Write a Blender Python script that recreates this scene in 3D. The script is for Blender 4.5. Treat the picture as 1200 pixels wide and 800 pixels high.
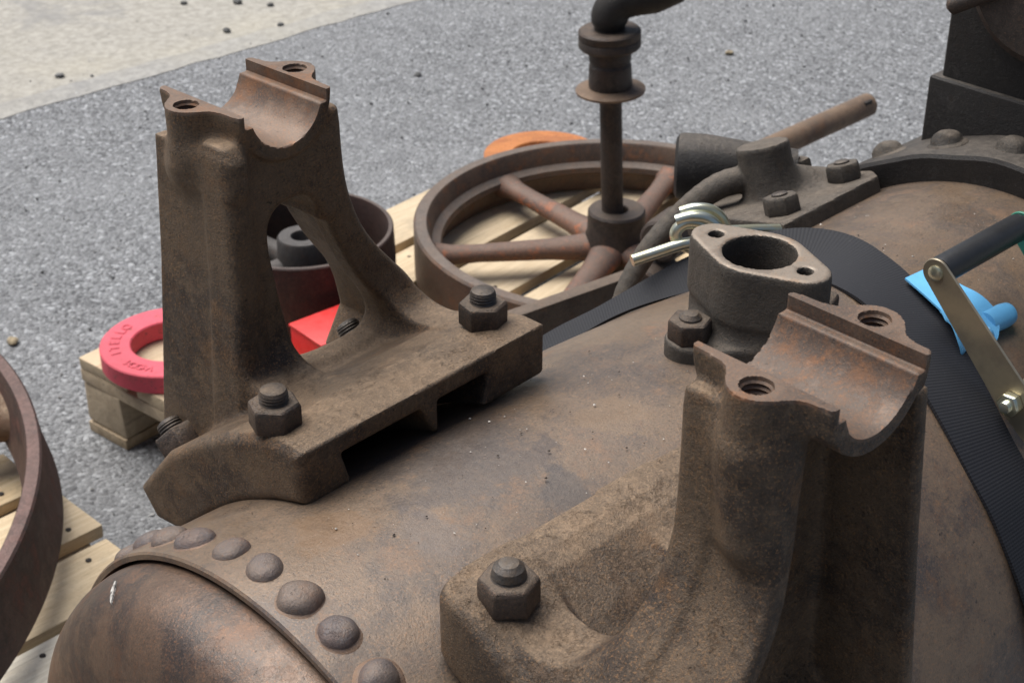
import bpy, bmesh, math, random
import numpy as np
from mathutils import Matrix, Vector

# ---------------------------------------------------------------- camera, world, sun, exposure
S = bpy.context.scene
for o in list(bpy.data.objects):
    bpy.data.objects.remove(o)
COL = S.collection
R_ = math.radians
AZ, TH = R_(46.6), R_(30.0)
fw_h = Vector((math.cos(AZ), math.sin(AZ), 0)); rt = Vector((math.sin(AZ), -math.cos(AZ), 0))
fw = fw_h * math.cos(TH) + Vector((0, 0, -math.sin(TH)))
up = fw_h * math.sin(TH) + Vector((0, 0, math.cos(TH)))
cam_d = bpy.data.cameras.new('camera'); cam = bpy.data.objects.new('camera', cam_d); COL.objects.link(cam)
m = Matrix((rt, up, -fw)).transposed().to_4x4(); m.translation = (0, 0, 1.5)
cam.matrix_world = m
cam_d.sensor_width = 36; cam_d.lens = 1880 / 1200 * 36
cam_d.clip_start = 0.05; cam_d.clip_end = 500
cam_d.dof.use_dof = True; cam_d.dof.focus_distance = 1.02; cam_d.dof.aperture_fstop = 24
S.camera = cam
S.render.resolution_x = 1024; S.render.resolution_y = 682

W = bpy.data.worlds.new('World'); S.world = W; W.use_nodes = True
nt = W.node_tree; bg = nt.nodes['Background']
sky = nt.nodes.new('ShaderNodeTexSky'); sky.sky_type = 'NISHITA'; sky.sun_disc = False
SUN_EL, SUN_AZ = R_(64), R_(100)          # azimuth measured from +X towards +Y
sky.sun_elevation = SUN_EL; sky.sun_rotation = R_(90) - SUN_AZ
sky.dust_density = 4.0; sky.air_density = 1.0; sky.ozone_density = 1.0
nt.links.new(sky.outputs[0], bg.inputs[0]); bg.inputs[1].default_value = 0.05
sd = bpy.data.lights.new('sun', 'SUN'); sun = bpy.data.objects.new('sun', sd); COL.objects.link(sun)
sd.energy = 3.0; sd.angle = R_(56); sd.color = (1.0, 0.975, 0.94)
sun.location = (0, 0, 6)
sun.rotation_euler = Vector((math.cos(SUN_AZ) * math.cos(SUN_EL), math.sin(SUN_AZ) * math.cos(SUN_EL), math.sin(SUN_EL))).to_track_quat('Z', 'Y').to_euler()
S.view_settings.view_transform = 'Standard'; S.view_settings.look = 'None'
S.view_settings.gamma = 1; S.view_settings.exposure = 0.70
S.view_settings.use_curve_mapping = False
S.render.engine = 'CYCLES'

rnd = random.Random(7)

# ---------------------------------------------------------------- materials
def nodes(name):
    mt = bpy.data.materials.new(name); mt.use_nodes = True
    t = mt.node_tree; b = t.nodes['Principled BSDF']
    return mt, t, b
class G:
    """tiny node-graph helper"""
    def __init__(s, t): s.t = t
    def n(s, typ, **kw):
        x = s.t.nodes.new(typ)
        for k, v in kw.items():
            if k.startswith('i_'):
                x.inputs[int(k[2:])].default_value = v
            else: setattr(x, k, v)
        return x
    def l(s, a, b): s.t.links.new(a, b)
    def coord(s, scale=(1, 1, 1), gen=False):
        tc = s.n('ShaderNodeTexCoord'); oi = s.n('ShaderNodeObjectInfo')
        mp = s.n('ShaderNodeMapping'); mp.inputs['Scale'].default_value = scale
        mu = s.n('ShaderNodeMath', operation='MULTIPLY'); mu.inputs[1].default_value = 37.0
        s.l(oi.outputs['Random'], mu.inputs[0])
        ad = s.n('ShaderNodeVectorMath', operation='ADD')
        s.l(tc.outputs['Object'], mp.inputs['Vector']); s.l(mp.outputs[0], ad.inputs[0]); s.l(mu.outputs[0], ad.inputs[1])
        return ad.outputs[0]
    def noise(s, vec, scale, detail=4, rough=0.6, dist=0.0):
        x = s.n('ShaderNodeTexNoise'); x.inputs['Scale'].default_value = scale; x.inputs['Detail'].default_value = detail
        x.inputs['Roughness'].default_value = rough; x.inputs['Distortion'].default_value = dist
        s.l(vec, x.inputs['Vector']); return x.outputs['Fac']
    def ramp(s, fac, a, b, ca=0.0, cb=1.0):
        x = s.n('ShaderNodeMapRange'); x.inputs[1].default_value = a; x.inputs[2].default_value = b
        x.inputs[3].default_value = ca; x.inputs[4].default_value = cb; x.interpolation_type = 'SMOOTHSTEP'
        s.l(fac, x.inputs[0]); return x.outputs[0]
    def mix(s, fac, a, b, blend='MIX'):
        x = s.n('ShaderNodeMix', data_type='RGBA', blend_type=blend)
        for v, i in ((fac, 0), (a, 6), (b, 7)):
            if isinstance(v, (tuple, list)): x.inputs[i].default_value = (*v[:3], 1)
            elif isinstance(v, (int, float)): x.inputs[i].default_value = v
            else: s.l(v, x.inputs[i])
        return x.outputs[2]
    def math(s, op, a, b=0.0):
        x = s.n('ShaderNodeMath', operation=op)
        for v, i in ((a, 0), (b, 1)):
            if isinstance(v, (int, float)): x.inputs[i].default_value = v
            else: s.l(v, x.inputs[i])
        return x.outputs[0]
    def bump(s, h, strength, dist, prev=None):
        x = s.n('ShaderNodeBump'); x.inputs['Strength'].default_value = strength; x.inputs['Distance'].default_value = dist
        s.l(h, x.inputs['Height'])
        if prev is not None: s.l(prev, x.inputs['Normal'])
        return x.outputs[0]

def iron(name, base, dark, warm, dust=(0.2, 0.155, 0.11), dust_amt=0.8, warm_amt=0.5, dark_amt=1.0, rough=(0.5, 0.8), metal=0.25,
         sc=1.0, bump=0.6, speck=0.6, halo=None, flake=0.5, stains=(), wear=0.0, dz=(0.66, 0.97), spec=0.5):
    mt, t, b = nodes(name); g = G(t); v = g.coord()
    n1 = g.noise(v, 8 * sc, 7, 0.66, 0.15); n2 = g.noise(v, 24 * sc, 8, 0.72, 0.1); n3 = g.noise(v, 150 * sc, 6, 0.75); n4 = g.noise(v, 620 * sc, 4, 0.75); n5 = g.noise(v, 14 * sc, 8, 0.72, 0.2)
    c = g.mix(g.math('MULTIPLY', g.ramp(g.math('ADD', g.math('MULTIPLY', n1, 0.6), g.math('MULTIPLY', n2, 0.4)), 0.46, 0.56), dark_amt), base, dark)
    c = g.mix(g.math('MULTIPLY', g.ramp(n2, 0.52, 0.68), warm_amt), c, warm)
    c = g.mix(g.math('MULTIPLY', g.ramp(n5, 0.58, 0.63), 0.45 * dark_amt), c, tuple(x * 0.75 + 0.012 for x in dark))
    c = g.mix(g.math('MULTIPLY', g.ramp(n3, 0.53, 0.70), speck), c, tuple(x * 0.4 for x in dark))
    c = g.mix(g.math('MULTIPLY', g.ramp(n3, 0.46, 0.30), speck * 0.7), c, tuple(min(1, x * 1.7 + 0.02) for x in base))
    c = g.mix(g.math('MULTIPLY', g.ramp(n4, 0.53, 0.66), speck * 1.0), c, tuple(min(1, x * 1.35) for x in warm))
    c = g.mix(g.math('MULTIPLY', g.ramp(n4, 0.47, 0.34), speck * 1.0), c, tuple(x * 0.45 for x in dark))
    n6 = g.noise(v, 42 * sc, 10, 0.78, 0.1); n7 = g.noise(v, 210 * sc, 4, 0.6)
    fl = g.ramp(g.math('ADD', n6, g.math('MULTIPLY', n1, 0.5)), 0.83, 0.86); pit = g.ramp(n7, 0.66, 0.71)
    c = g.mix(g.math('MULTIPLY', fl, flake), c, tuple(x * 0.55 + y * 0.35 for x, y in zip(dark, warm)))
    c = g.mix(g.math('MULTIPLY', g.ramp(g.math('ADD', n6, g.math('MULTIPLY', n5, 0.4)), 0.56, 0.53), flake * 0.8), c, warm)
    c = g.mix(g.math('MULTIPLY', pit, 0.7), c, tuple(x * 0.35 for x in dark))
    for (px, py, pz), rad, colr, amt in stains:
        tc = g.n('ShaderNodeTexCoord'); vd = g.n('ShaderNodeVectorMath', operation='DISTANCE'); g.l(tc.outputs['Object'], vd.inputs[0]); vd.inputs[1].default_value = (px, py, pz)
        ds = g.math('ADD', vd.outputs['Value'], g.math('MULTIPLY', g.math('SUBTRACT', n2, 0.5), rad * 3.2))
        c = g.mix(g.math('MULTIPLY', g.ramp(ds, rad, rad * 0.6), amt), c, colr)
    ge = g.n('ShaderNodeNewGeometry')
    if wear:
        wm = g.math('MULTIPLY', g.ramp(ge.outputs['Pointiness'], 0.515, 0.57), g.ramp(n2, 0.40, 0.58))
        c = g.mix(g.math('MULTIPLY', wm, wear), c, (0.22, 0.17, 0.125))
        c = g.mix(g.math('MULTIPLY', g.ramp(n5, 0.55, 0.48), 0.2), c, (0.150, 0.113, 0.080))
    sx = g.n('ShaderNodeSeparateXYZ'); g.l(ge.outputs['Normal'], sx.inputs[0])
    dm = g.ramp(g.math('ADD', n2, g.math('MULTIPLY', n4, 0.8)), 0.65, 1.1, 0.25, 1.0)
    dn = g.math('MULTIPLY', g.ramp(sx.outputs[2], *dz), dm)
    dcol = g.mix(g.ramp(n3, 0.35, 0.65), tuple(x * 0.7 for x in dust), tuple(min(1, x * 1.2) for x in dust))
    c = g.mix(g.math('MULTIPLY', dn, dust_amt), c, dcol)
    if halo:
        tc = g.n('ShaderNodeTexCoord'); so = g.n('ShaderNodeSeparateXYZ'); g.l(tc.outputs['Object'], so.inputs[0])
        c = g.mix(g.math('MULTIPLY', g.ramp(g.math('ADD', so.outputs[2], g.math('MULTIPLY', n3, 0.004)), 0.0046, 0.0022), 0.5), c, halo)
    g.l(c, b.inputs['Base Color'])
    g.l(g.ramp(g.math('ADD', n2, g.math('MULTIPLY', n4, 0.5)), 0.45, 1.0, *rough), b.inputs['Roughness'])
    b.inputs['Metallic'].default_value = metal; b.inputs['Specular IOR Level'].default_value = spec
    h = g.math('ADD', g.math('ADD', g.math('MULTIPLY', n3, 1.0), g.math('MULTIPLY', n4, 0.6)), g.math('ADD', g.math('MULTIPLY', fl, -0.25), g.math('MULTIPLY', pit, -0.8)))
    nb = g.bump(h, bump, 0.0020); nb = g.bump(n2, bump * 0.35, 0.0018, nb); g.l(nb, b.inputs['Normal'])
    return mt

M = {}
M['shell'] = iron('boiler_rust', (0.185, 0.130, 0.088), (0.078, 0.064, 0.058), (0.275, 0.138, 0.062), dust=(0.235, 0.188, 0.142), dust_amt=0.30, warm_amt=0.5, rough=(0.25, 0.50), metal=0.3, bump=0.20, speck=0.5, flake=0.5, dark_amt=0.9, spec=0.7,
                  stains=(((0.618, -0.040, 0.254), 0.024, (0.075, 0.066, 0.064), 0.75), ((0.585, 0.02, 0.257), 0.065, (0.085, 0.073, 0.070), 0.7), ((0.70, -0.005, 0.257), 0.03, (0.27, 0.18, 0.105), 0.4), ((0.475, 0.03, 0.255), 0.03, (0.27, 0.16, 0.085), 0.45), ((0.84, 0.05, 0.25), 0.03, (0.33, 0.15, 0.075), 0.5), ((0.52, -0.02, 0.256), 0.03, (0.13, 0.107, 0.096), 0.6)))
M['end'] = iron('end_plate_rust', (0.130, 0.082, 0.056), (0.050, 0.038, 0.034), (0.23, 0.105, 0.05), dust_amt=0.2, warm_amt=0.5, rough=(0.26, 0.52), metal=0.4, bump=0.25, speck=0.5, spec=0.7)
M['cast'] = iron('cast_iron_brown', (0.125, 0.083, 0.050), (0.038, 0.027, 0.021), (0.225, 0.118, 0.050), dust=(0.30, 0.213, 0.138), dust_amt=0.80, warm_amt=0.6, bump=0.8, metal=0.25, rough=(0.38, 0.66), speck=0.75, wear=0.8, dz=(0.80, 0.98))
M['machined'] = iron('machined_face_rust', (0.170, 0.115, 0.082), (0.090, 0.064, 0.050), (0.30, 0.125, 0.045), dust_amt=0.15, warm_amt=0.55, bump=0.25, metal=0.25, rough=(0.42, 0.68), speck=0.35)
M['facetop'] = iron('worn_flange_face', (0.27, 0.225, 0.18), (0.17, 0.135, 0.105), (0.31, 0.165, 0.08), dust_amt=0.1, warm_amt=0.5, bump=0.2, metal=0.3, rough=(0.4, 0.62), speck=0.3)
M['nut'] = iron('nut_iron', (0.095, 0.07, 0.055), (0.045, 0.037, 0.033), (0.16, 0.09, 0.05), dust_amt=0.5, bump=0.6, metal=0.35, rough=(0.42, 0.7))
M['stud'] = iron('stud_iron', (0.10, 0.09, 0.082), (0.06, 0.053, 0.05), (0.15, 0.10, 0.06), dust_amt=0.3, bump=0.4, metal=0.5, rough=(0.35, 0.6), speck=0.35)
M['rivet'] = iron('rivet_iron', (0.165, 0.13, 0.11), (0.125, 0.11, 0.112), (0.23, 0.12, 0.065), dust_amt=0.2, warm_amt=0.5, bump=0.5, metal=0.35, rough=(0.38, 0.62), speck=0.35, halo=(0.25, 0.14, 0.07))
M['black'] = iron('blackened_iron', (0.016, 0.0145, 0.014), (0.010, 0.009, 0.009), (0.05, 0.036, 0.026), dust=(0.14, 0.12, 0.10), dust_amt=0.75, warm_amt=0.2, bump=0.6, metal=0.2, rough=(0.45, 0.7), speck=0.35)
M['grey'] = iron('grey_cast_iron', (0.080, 0.069, 0.057), (0.045, 0.040, 0.035), (0.13, 0.088, 0.055), dust=(0.20, 0.165, 0.13), dust_amt=0.75, warm_amt=0.3, bump=0.8, metal=0.2, rough=(0.5, 0.8), speck=0.4)
M['wheel'] = iron('wheel_iron', (0.118, 0.082, 0.060), (0.07, 0.056, 0.048), (0.27, 0.115, 0.05), dust=(0.21, 0.18, 0.155), dust_amt=0.7, warm_amt=0.7, bump=0.4, rough=(0.5, 0.75))
M['spoke'] = iron('spoke_iron', (0.135, 0.085, 0.062), (0.085, 0.066, 0.056), (0.45, 0.14, 0.05), dust=(0.20, 0.16, 0.135), dust_amt=0.55, warm_amt=1.0, bump=0.4, flake=0.9)
M['flyrim'] = iron('flywheel_rim_iron', (0.068, 0.042, 0.035), (0.035, 0.026, 0.023), (0.18, 0.07, 0.05), dust=(0.25, 0.16, 0.14), dust_amt=0.7, warm_amt=0.6, bump=0.5)
M['flyspoke'] = iron('flywheel_spoke_iron', (0.34, 0.25, 0.17), (0.13, 0.08, 0.05), (0.25, 0.12, 0.06), dust_amt=0.2, warm_amt=0.6, bump=0.5)
M['redbrown'] = iron('red_brown_pulley', (0.052, 0.030, 0.025), (0.03, 0.021, 0.019), (0.11, 0.042, 0.03), dust=(0.2, 0.17, 0.15), dust_amt=0.5, bump=0.4)
M['darkhub'] = iron('dark_hub', (0.05, 0.047, 0.045), (0.03, 0.028, 0.028), (0.09, 0.06, 0.045), dust=(0.14, 0.13, 0.125), dust_amt=0.6, bump=0.5)
M['orange'] = iron('orange_rust', (0.50, 0.175, 0.045), (0.33, 0.10, 0.03), (0.55, 0.24, 0.07), dust=(0.5, 0.22, 0.08), dust_amt=0.2, bump=0.4, metal=0.0)
M['shaft'] = iron('shaft_rust', (0.20, 0.135, 0.09), (0.12, 0.085, 0.065), (0.26, 0.13, 0.06), dust_amt=0.3, bump=0.4)
M['pipe'] = iron('pipe_iron', (0.060, 0.048, 0.042), (0.032, 0.027, 0.025), (0.14, 0.085, 0.055), dust=(0.16, 0.12, 0.09), dust_amt=0.6, bump=0.4, metal=0.35, rough=(0.4, 0.65))
M['bar'] = iron('bar_iron', (0.11, 0.082, 0.062), (0.065, 0.05, 0.042), (0.18, 0.095, 0.05), dust=(0.22, 0.17, 0.13), dust_amt=0.6, bump=0.5)

def plain(name, col, rough=0.5, metal=0.0, var=0.15, sc=40, bump=0.1):
    mt, t, b = nodes(name); g = G(t); v = g.coord(); n = g.noise(v, sc, 5)
    lo = tuple(x * (1 - var * 2) for x in col); hi = tuple(min(1, x * (1 + var)) for x in col)
    g.l(g.mix(g.ramp(n, 0.3, 0.7), lo, hi), b.inputs['Base Color'])
    b.inputs['Roughness'].default_value = rough; b.inputs['Metallic'].default_value = metal
    g.l(g.bump(g.noise(v, sc * 6, 3), bump, 0.002), b.inputs['Normal']); return mt
def worn_paint(name, col, dirt, rough):
    mt, t, b = nodes(name); g = G(t); v = g.coord(); n = g.noise(v, 34, 8, 0.72); n2 = g.noise(v, 190, 5, 0.7); n3 = g.noise(v, 9, 5, 0.6)
    c = g.mix(g.ramp(n3, 0.35, 0.65), col, tuple(x * 0.78 for x in col))
    c = g.mix(g.math('MULTIPLY', g.ramp(n, 0.55, 0.72), 0.45), c, dirt)
    c = g.mix(g.math('MULTIPLY', g.ramp(g.math('ADD', n2, g.math('MULTIPLY', n, 0.4)), 0.80, 0.86), 0.7), c, (0.10, 0.06, 0.05))
    g.l(c, b.inputs['Base Color']); g.l(g.ramp(n, 0.3, 0.7, rough, rough + 0.25), b.inputs['Roughness'])
    g.l(g.bump(n2, 0.25, 0.001), b.inputs['Normal']); return mt
M['pink'] = worn_paint('faded_red_paint', (0.70, 0.095, 0.135), (0.36, 0.12, 0.12), 0.45)
M['red'] = worn_paint('red_paint', (0.68, 0.030, 0.027), (0.35, 0.06, 0.05), 0.3)
M['grip'] = plain('black_grip', (0.022, 0.023, 0.025), 0.42, var=0.1)
M['blue'] = plain('blue_plastic', (0.15, 0.47, 0.80), 0.4, var=0.04)
M['green'] = plain('green_plate', (0.05, 0.30, 0.20), 0.4)
M['gasket'] = plain('gasket', (0.09, 0.06, 0.045), 0.85, var=0.3)
M['bore'] = plain('dark_bore', (0.03, 0.024, 0.02), 0.8)
M['chip'] = plain('pale_chips', (0.62, 0.58, 0.52), 0.8, var=0.3, sc=90)
M['gritpale'] = plain('pale_grit', (0.42, 0.42, 0.41), 0.8, var=0.3, sc=55)
M['gritdark'] = plain('dark_grit', (0.07, 0.07, 0.068), 0.8, var=0.3, sc=55)
M['scrape'] = plain('paint_scrape', (0.42, 0.40, 0.37), 0.8, var=0.4, sc=400)
M['chipdark'] = plain('dark_chips', (0.05, 0.035, 0.025), 0.8, var=0.3, sc=90)
M['stone'] = plain('stone_grey', (0.16, 0.16, 0.155), 0.85, var=0.3, sc=60, bump=0.6)
M['stonetan'] = plain('stone_tan', (0.32, 0.26, 0.17), 0.85, var=0.3, sc=60, bump=0.6)

def zinc(name):
    mt, t, b = nodes(name); g = G(t); v = g.coord(); n = g.noise(v, 45, 3)
    c = g.mix(g.ramp(n, 0.35, 0.65), (0.72, 0.66, 0.42), (0.62, 0.66, 0.58)); g.l(c, b.inputs['Base Color'])
    b.inputs['Metallic'].default_value = 0.9; b.inputs['Roughness'].default_value = 0.28; return mt
M['zinc'] = zinc('yellow_zinc')
def zincplate(name):
    mt, t, b = nodes(name); g = G(t); v = g.coord(); n = g.noise(v, 30, 4)
    c = g.mix(g.ramp(n, 0.3, 0.7), (0.52, 0.44, 0.30), (0.36, 0.31, 0.23)); g.l(c, b.inputs['Base Color'])
    b.inputs['Metallic'].default_value = 0.75; b.inputs['Roughness'].default_value = 0.38; return mt
M['zplate'] = zincplate('yellow_zinc_plate')

def webbing(name):
    mt, t, b = nodes(name); g = G(t)
    uv = g.n('ShaderNodeUVMap'); sp = g.n('ShaderNodeSeparateXYZ'); g.l(uv.outputs[0], sp.inputs[0])
    w = g.math('SINE', g.math('MULTIPLY', sp.outputs[0], 2 * math.pi / 0.0025))
    w2 = g.math('SINE', g.math('MULTIPLY', sp.outputs[1], 2 * math.pi / 0.0026))
    v = g.coord(); n = g.noise(v, 300, 4)
    c = g.mix(g.ramp(w, -0.6, 0.9), (0.0055, 0.0064, 0.0105), (0.0075, 0.0088, 0.0138))
    c = g.mix(g.ramp(n, 0.6, 0.8), c, (0.022, 0.023, 0.027)); g.l(c, b.inputs['Base Color'])
    b.inputs['Roughness'].default_value = 0.75
    h = g.math('ADD', w, g.math('MULTIPLY', w2, 0.25)); g.l(g.bump(h, 0.22, 0.0004), b.inputs['Normal']); return mt
M['web'] = webbing('black_webbing')

def wood(name, lo, hi, axis_scale=(6, 90, 90)):
    mt, t, b = nodes(name); g = G(t); v = g.coord(axis_scale); v2 = g.coord(); v3 = g.coord(tuple(a_ * k for a_, k in zip(axis_scale, (0.5, 3, 3))))
    n = g.noise(v, 1.0, 8, 0.68, 1.2); n2 = g.noise(v2, 11, 6, 0.7, 0.4); n3 = g.noise(v3, 1.3, 4, 0.6, 0.3); n4 = g.noise(v2, 160, 4, 0.7)
    c = g.mix(g.ramp(n, 0.36, 0.62), lo, hi)
    c = g.mix(g.math('MULTIPLY', g.ramp(n2, 0.52, 0.70), 0.55), c, tuple(x * 0.5 + 0.06 for x in lo))
    c = g.mix(g.math('MULTIPLY', g.ramp(n3, 0.60, 0.68), 0.65), c, tuple(x * 0.35 for x in lo))
    c = g.mix(g.math('MULTIPLY', g.ramp(n4, 0.56, 0.70), 0.35), c, tuple(x * 0.45 for x in lo))
    oi = g.n('ShaderNodeObjectInfo'); c = g.mix(g.ramp(oi.outputs['Random'], 0, 1, 0.0, 0.4), c, (0.52, 0.45, 0.35))
    g.l(c, b.inputs['Base Color']); b.inputs['Roughness'].default_value = 0.78
    g.l(g.bump(g.math('ADD', n, g.math('MULTIPLY', n3, -0.6)), 0.6, 0.003), b.inputs['Normal']); return mt
M['wood'] = wood('pallet_pine', (0.50, 0.37, 0.21), (0.66, 0.52, 0.33))
M['woodpale'] = wood('pallet_pale', (0.62, 0.56, 0.45), (0.74, 0.69, 0.58))
M['woodold'] = wood('pallet_block_wood', (0.34, 0.25, 0.15), (0.48, 0.37, 0.24), (30, 30, 30))

def asphalt(name):
    mt, t, b = nodes(name); g = G(t); tc = g.n('ShaderNodeTexCoord'); v = tc.outputs['Object']
    def vor(sc):
        x = g.n('ShaderNodeTexVoronoi'); x.inputs['Scale'].default_value = sc; g.l(v, x.inputs['Vector']); return x
    v1 = vor(125); v2 = vor(270); n = g.noise(v, 1.6, 6, 0.65); n2 = g.noise(v, 60, 6, 0.75); n3 = g.noise(v, 420, 3); n4 = g.noise(v, 9, 6, 0.7)
    s1 = g.n('ShaderNodeSeparateColor'); g.l(v1.outputs['Color'], s1.inputs[0])
    s2 = g.n('ShaderNodeSeparateColor'); g.l(v2.outputs['Color'], s2.inputs[0])
    c = g.mix(s1.outputs[0], (0.123, 0.127, 0.132), (0.278, 0.286, 0.294))
    c = g.mix(g.math('MULTIPLY', g.ramp(s2.outputs[0], 0.3, 0.9), 0.55), c, (0.341, 0.350, 0.360))
    c = g.mix(g.math('MULTIPLY', g.ramp(s2.outputs[1], 0.70, 0.80), 0.75), c, (0.071, 0.074, 0.077))
    c = g.mix(g.math('MULTIPLY', g.ramp(s1.outputs[1], 0.88, 0.95), 0.7), c, (0.536, 0.551, 0.572))
    c = g.mix(g.math('MULTIPLY', g.ramp(s1.outputs[2], 0.86, 0.92), 0.8), c, (0.056, 0.058, 0.062))
    c = g.mix(g.math('MULTIPLY', g.ramp(n2, 0.52, 0.66), 0.6), c, (0.088, 0.090, 0.093))
    c = g.mix(g.math('MULTIPLY', g.ramp(n3, 0.55, 0.7), 0.35), c, (0.433, 0.445, 0.460))
    c = g.mix(g.ramp(n, 0.38, 0.66, 0.0, 0.38), c, (0.278, 0.284, 0.290))
    c = g.mix(g.ramp(n4, 0.50, 0.70, 0.0, 0.45), c, (0.135, 0.138, 0.144))
    g.l(c, b.inputs['Base Color']); b.inputs['Roughness'].default_value = 0.8
    h = g.math('ADD', g.math('MULTIPLY', v1.outputs['Distance'], -1.0), g.math('MULTIPLY', n2, 1.2))
    g.l(g.bump(h, 0.9, 0.006), b.inputs['Normal']); return mt
M['asphalt'] = asphalt('worn_asphalt')
def concrete(name, lo, hi, wear):
    mt, t, b = nodes(name); g = G(t); tc = g.n('ShaderNodeTexCoord'); v = tc.outputs['Object']
    n = g.noise(v, 3.0, 6, 0.65, 0.5); n2 = g.noise(v, 40, 5, 0.7); n3 = g.noise(v, 150, 3, 0.7); n4 = g.noise(v, 1.3, 5, 0.6)
    c = g.mix(g.ramp(n2, 0.3, 0.7), lo, hi)
    c = g.mix(g.math('MULTIPLY', g.ramp(n, 0.52, 0.68), wear), c, (0.20, 0.20, 0.20))
    c = g.mix(g.math('MULTIPLY', g.ramp(n4, 0.5, 0.7), 0.3), c, (0.45, 0.41, 0.31))
    c = g.mix(g.math('MULTIPLY', g.ramp(n3, 0.54, 0.68), 0.55), c, (0.20, 0.195, 0.185))
    g.l(c, b.inputs['Base Color']); b.inputs['Roughness'].default_value = 0.85
    g.l(g.bump(n2, 0.5, 0.004), b.inputs['Normal']); return mt
M['concrete'] = concrete('sandy_concrete', (0.27, 0.255, 0.22), (0.41, 0.39, 0.345), 0.6)
M['kerb'] = concrete('concrete_edge', (0.25, 0.245, 0.23), (0.38, 0.37, 0.345), 0.6)

# ---------------------------------------------------------------- object helpers
def mesh(name, verts, faces, sharp=35):
    me = bpy.data.meshes.new(name); me.from_pydata([tuple(v) for v in verts], [], faces); me.validate()
    me.polygons.foreach_set('use_smooth', [True] * len(me.polygons)); me.update()
    if sharp: me.set_sharp_from_angle(angle=R_(sharp))
    return me
def bm_mesh(name, bm, sharp=35):
    me = bpy.data.meshes.new(name); bmesh.ops.recalc_face_normals(bm, faces=bm.faces); bm.to_mesh(me); bm.free()
    me.polygons.foreach_set('use_smooth', [True] * len(me.polygons)); me.update()
    if sharp: me.set_sharp_from_angle(angle=R_(sharp))
    return me
def world_loc(o):
    return o.matrix_basis if o.parent is None else world_loc(o.parent) @ o.matrix_parent_inverse @ o.matrix_basis
def obj(name, me, mat, parent=None, mat_world=None, label=None):
    o = bpy.data.objects.new(name, me); COL.objects.link(o)
    if me is not None and mat is not None and len(me.materials) == 0: me.materials.append(M[mat])
    if mat_world is not None: o.matrix_basis = mat_world
    if parent is not None:
        o.parent = parent; o.matrix_parent_inverse = world_loc(parent).inverted()
    if label: o['label'] = label
    return o
def thing(name, loc, label, cat, group=None):
    o = bpy.data.objects.new(name, None); COL.objects.link(o); o.location = loc; o.empty_display_size = 0.05
    o.matrix_basis = Matrix.Translation(loc); tag(o, label, cat, group); return o
def tag(o, label, cat, group=None):
    o['label'] = label; o['category'] = cat
    if group: o['group'] = group
    return o
def T(*a): return Matrix.Translation(Vector(a))
def frame(o, x, y, z):
    mm = Matrix((Vector(x).normalized(), Vector(y).normalized(), Vector(z).normalized())).transposed().to_4x4(); mm.translation = o; return mm

def box(name, lo, hi, bev=0.003, seg=2, jit=0.0):
    bm = bmesh.new(); bmesh.ops.create_cube(bm, size=1)
    for v in bm.verts:
        v.co = Vector([lo[i] + (v.co[i] + 0.5) * (hi[i] - lo[i]) + (rnd.uniform(-jit, jit) if jit else 0) for i in range(3)])
    if bev: bmesh.ops.bevel(bm, geom=bm.edges[:], offset=bev, segments=seg, affect='EDGES', profile=0.6)
    return bm_mesh(name, bm)
def prism(name, pts, z0, z1, bev=0.002, seg=2):
    bm = bmesh.new(); lo = [bm.verts.new((x, y, z0)) for x, y in pts]; hi = [bm.verts.new((x, y, z1)) for x, y in pts]
    n = len(pts); bm.faces.new(lo[::-1]); bm.faces.new(hi)
    for i in range(n): bm.faces.new((lo[i], lo[(i + 1) % n], hi[(i + 1) % n], hi[i]))
    bmesh.ops.recalc_face_normals(bm, faces=bm.faces)
    if bev: bmesh.ops.bevel(bm, geom=[e for e in bm.edges if e.calc_face_angle(0) > 0.35], offset=bev, segments=seg, affect='EDGES', profile=0.6)
    return bm_mesh(name, bm)
def lathe(name, prof, n=64, axis='z', closed=False, sharp=35, warp=None):
    """prof: (r, h) list; revolved around axis"""
    V, Fc = [], []; k = len(prof)
    for i in range(n):
        a = 2 * math.pi * i / n
        for r, h in prof:
            if warp: r = r + warp(a, h)
            x, y = r * math.cos(a), r * math.sin(a)
            V.append((x, y, h) if axis == 'z' else (h, x, y))
    for i in range(n):
        j = (i + 1) % n
        for q in range(k if closed else k - 1):
            p = (q + 1) % k
            Fc.append((i * k + q, j * k + q, j * k + p, i * k + p))
    bm = bmesh.new(); vs = [bm.verts.new(v) for v in V]
    for f in Fc:
        try: bm.faces.new([vs[i] for i in f])
        except ValueError: pass
    bmesh.ops.remove_doubles(bm, verts=bm.verts, dist=1e-6)
    return bm_mesh(name, bm, sharp)
def tube(name, pts, rad, n=14, cap=True, closed=False):
    pts = [Vector(p) for p in pts]; rr = rad if isinstance(rad, (list, tuple)) else [rad] * len(pts)
    V, Fc = [], []; prev = None; N = len(pts)
    for i, p in enumerate(pts):
        t = (pts[(i + 1) % N] - pts[i - 1]) if closed else (pts[min(i + 1, N - 1)] - pts[max(i - 1, 0)])
        t.normalize()
        if prev is None:
            a = t.orthogonal().normalized()
        else: a = (prev - t * prev.dot(t)).normalized()
        prev = a; bb = t.cross(a)
        for k in range(n):
            an = 2 * math.pi * k / n; V.append(p + (a * math.cos(an) + bb * math.sin(an)) * rr[i])
    for i in range(N if closed else N - 1):
        for k in range(n):
            Fc.append((i * n + k, i * n + (k + 1) % n, ((i + 1) % N) * n + (k + 1) % n, ((i + 1) % N) * n + k))
    if cap and not closed:
        Fc.append(tuple(range(n))[::-1]); Fc.append(tuple((N - 1) * n + k for k in range(n)))
    return mesh(name, V, Fc, 50)
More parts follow.
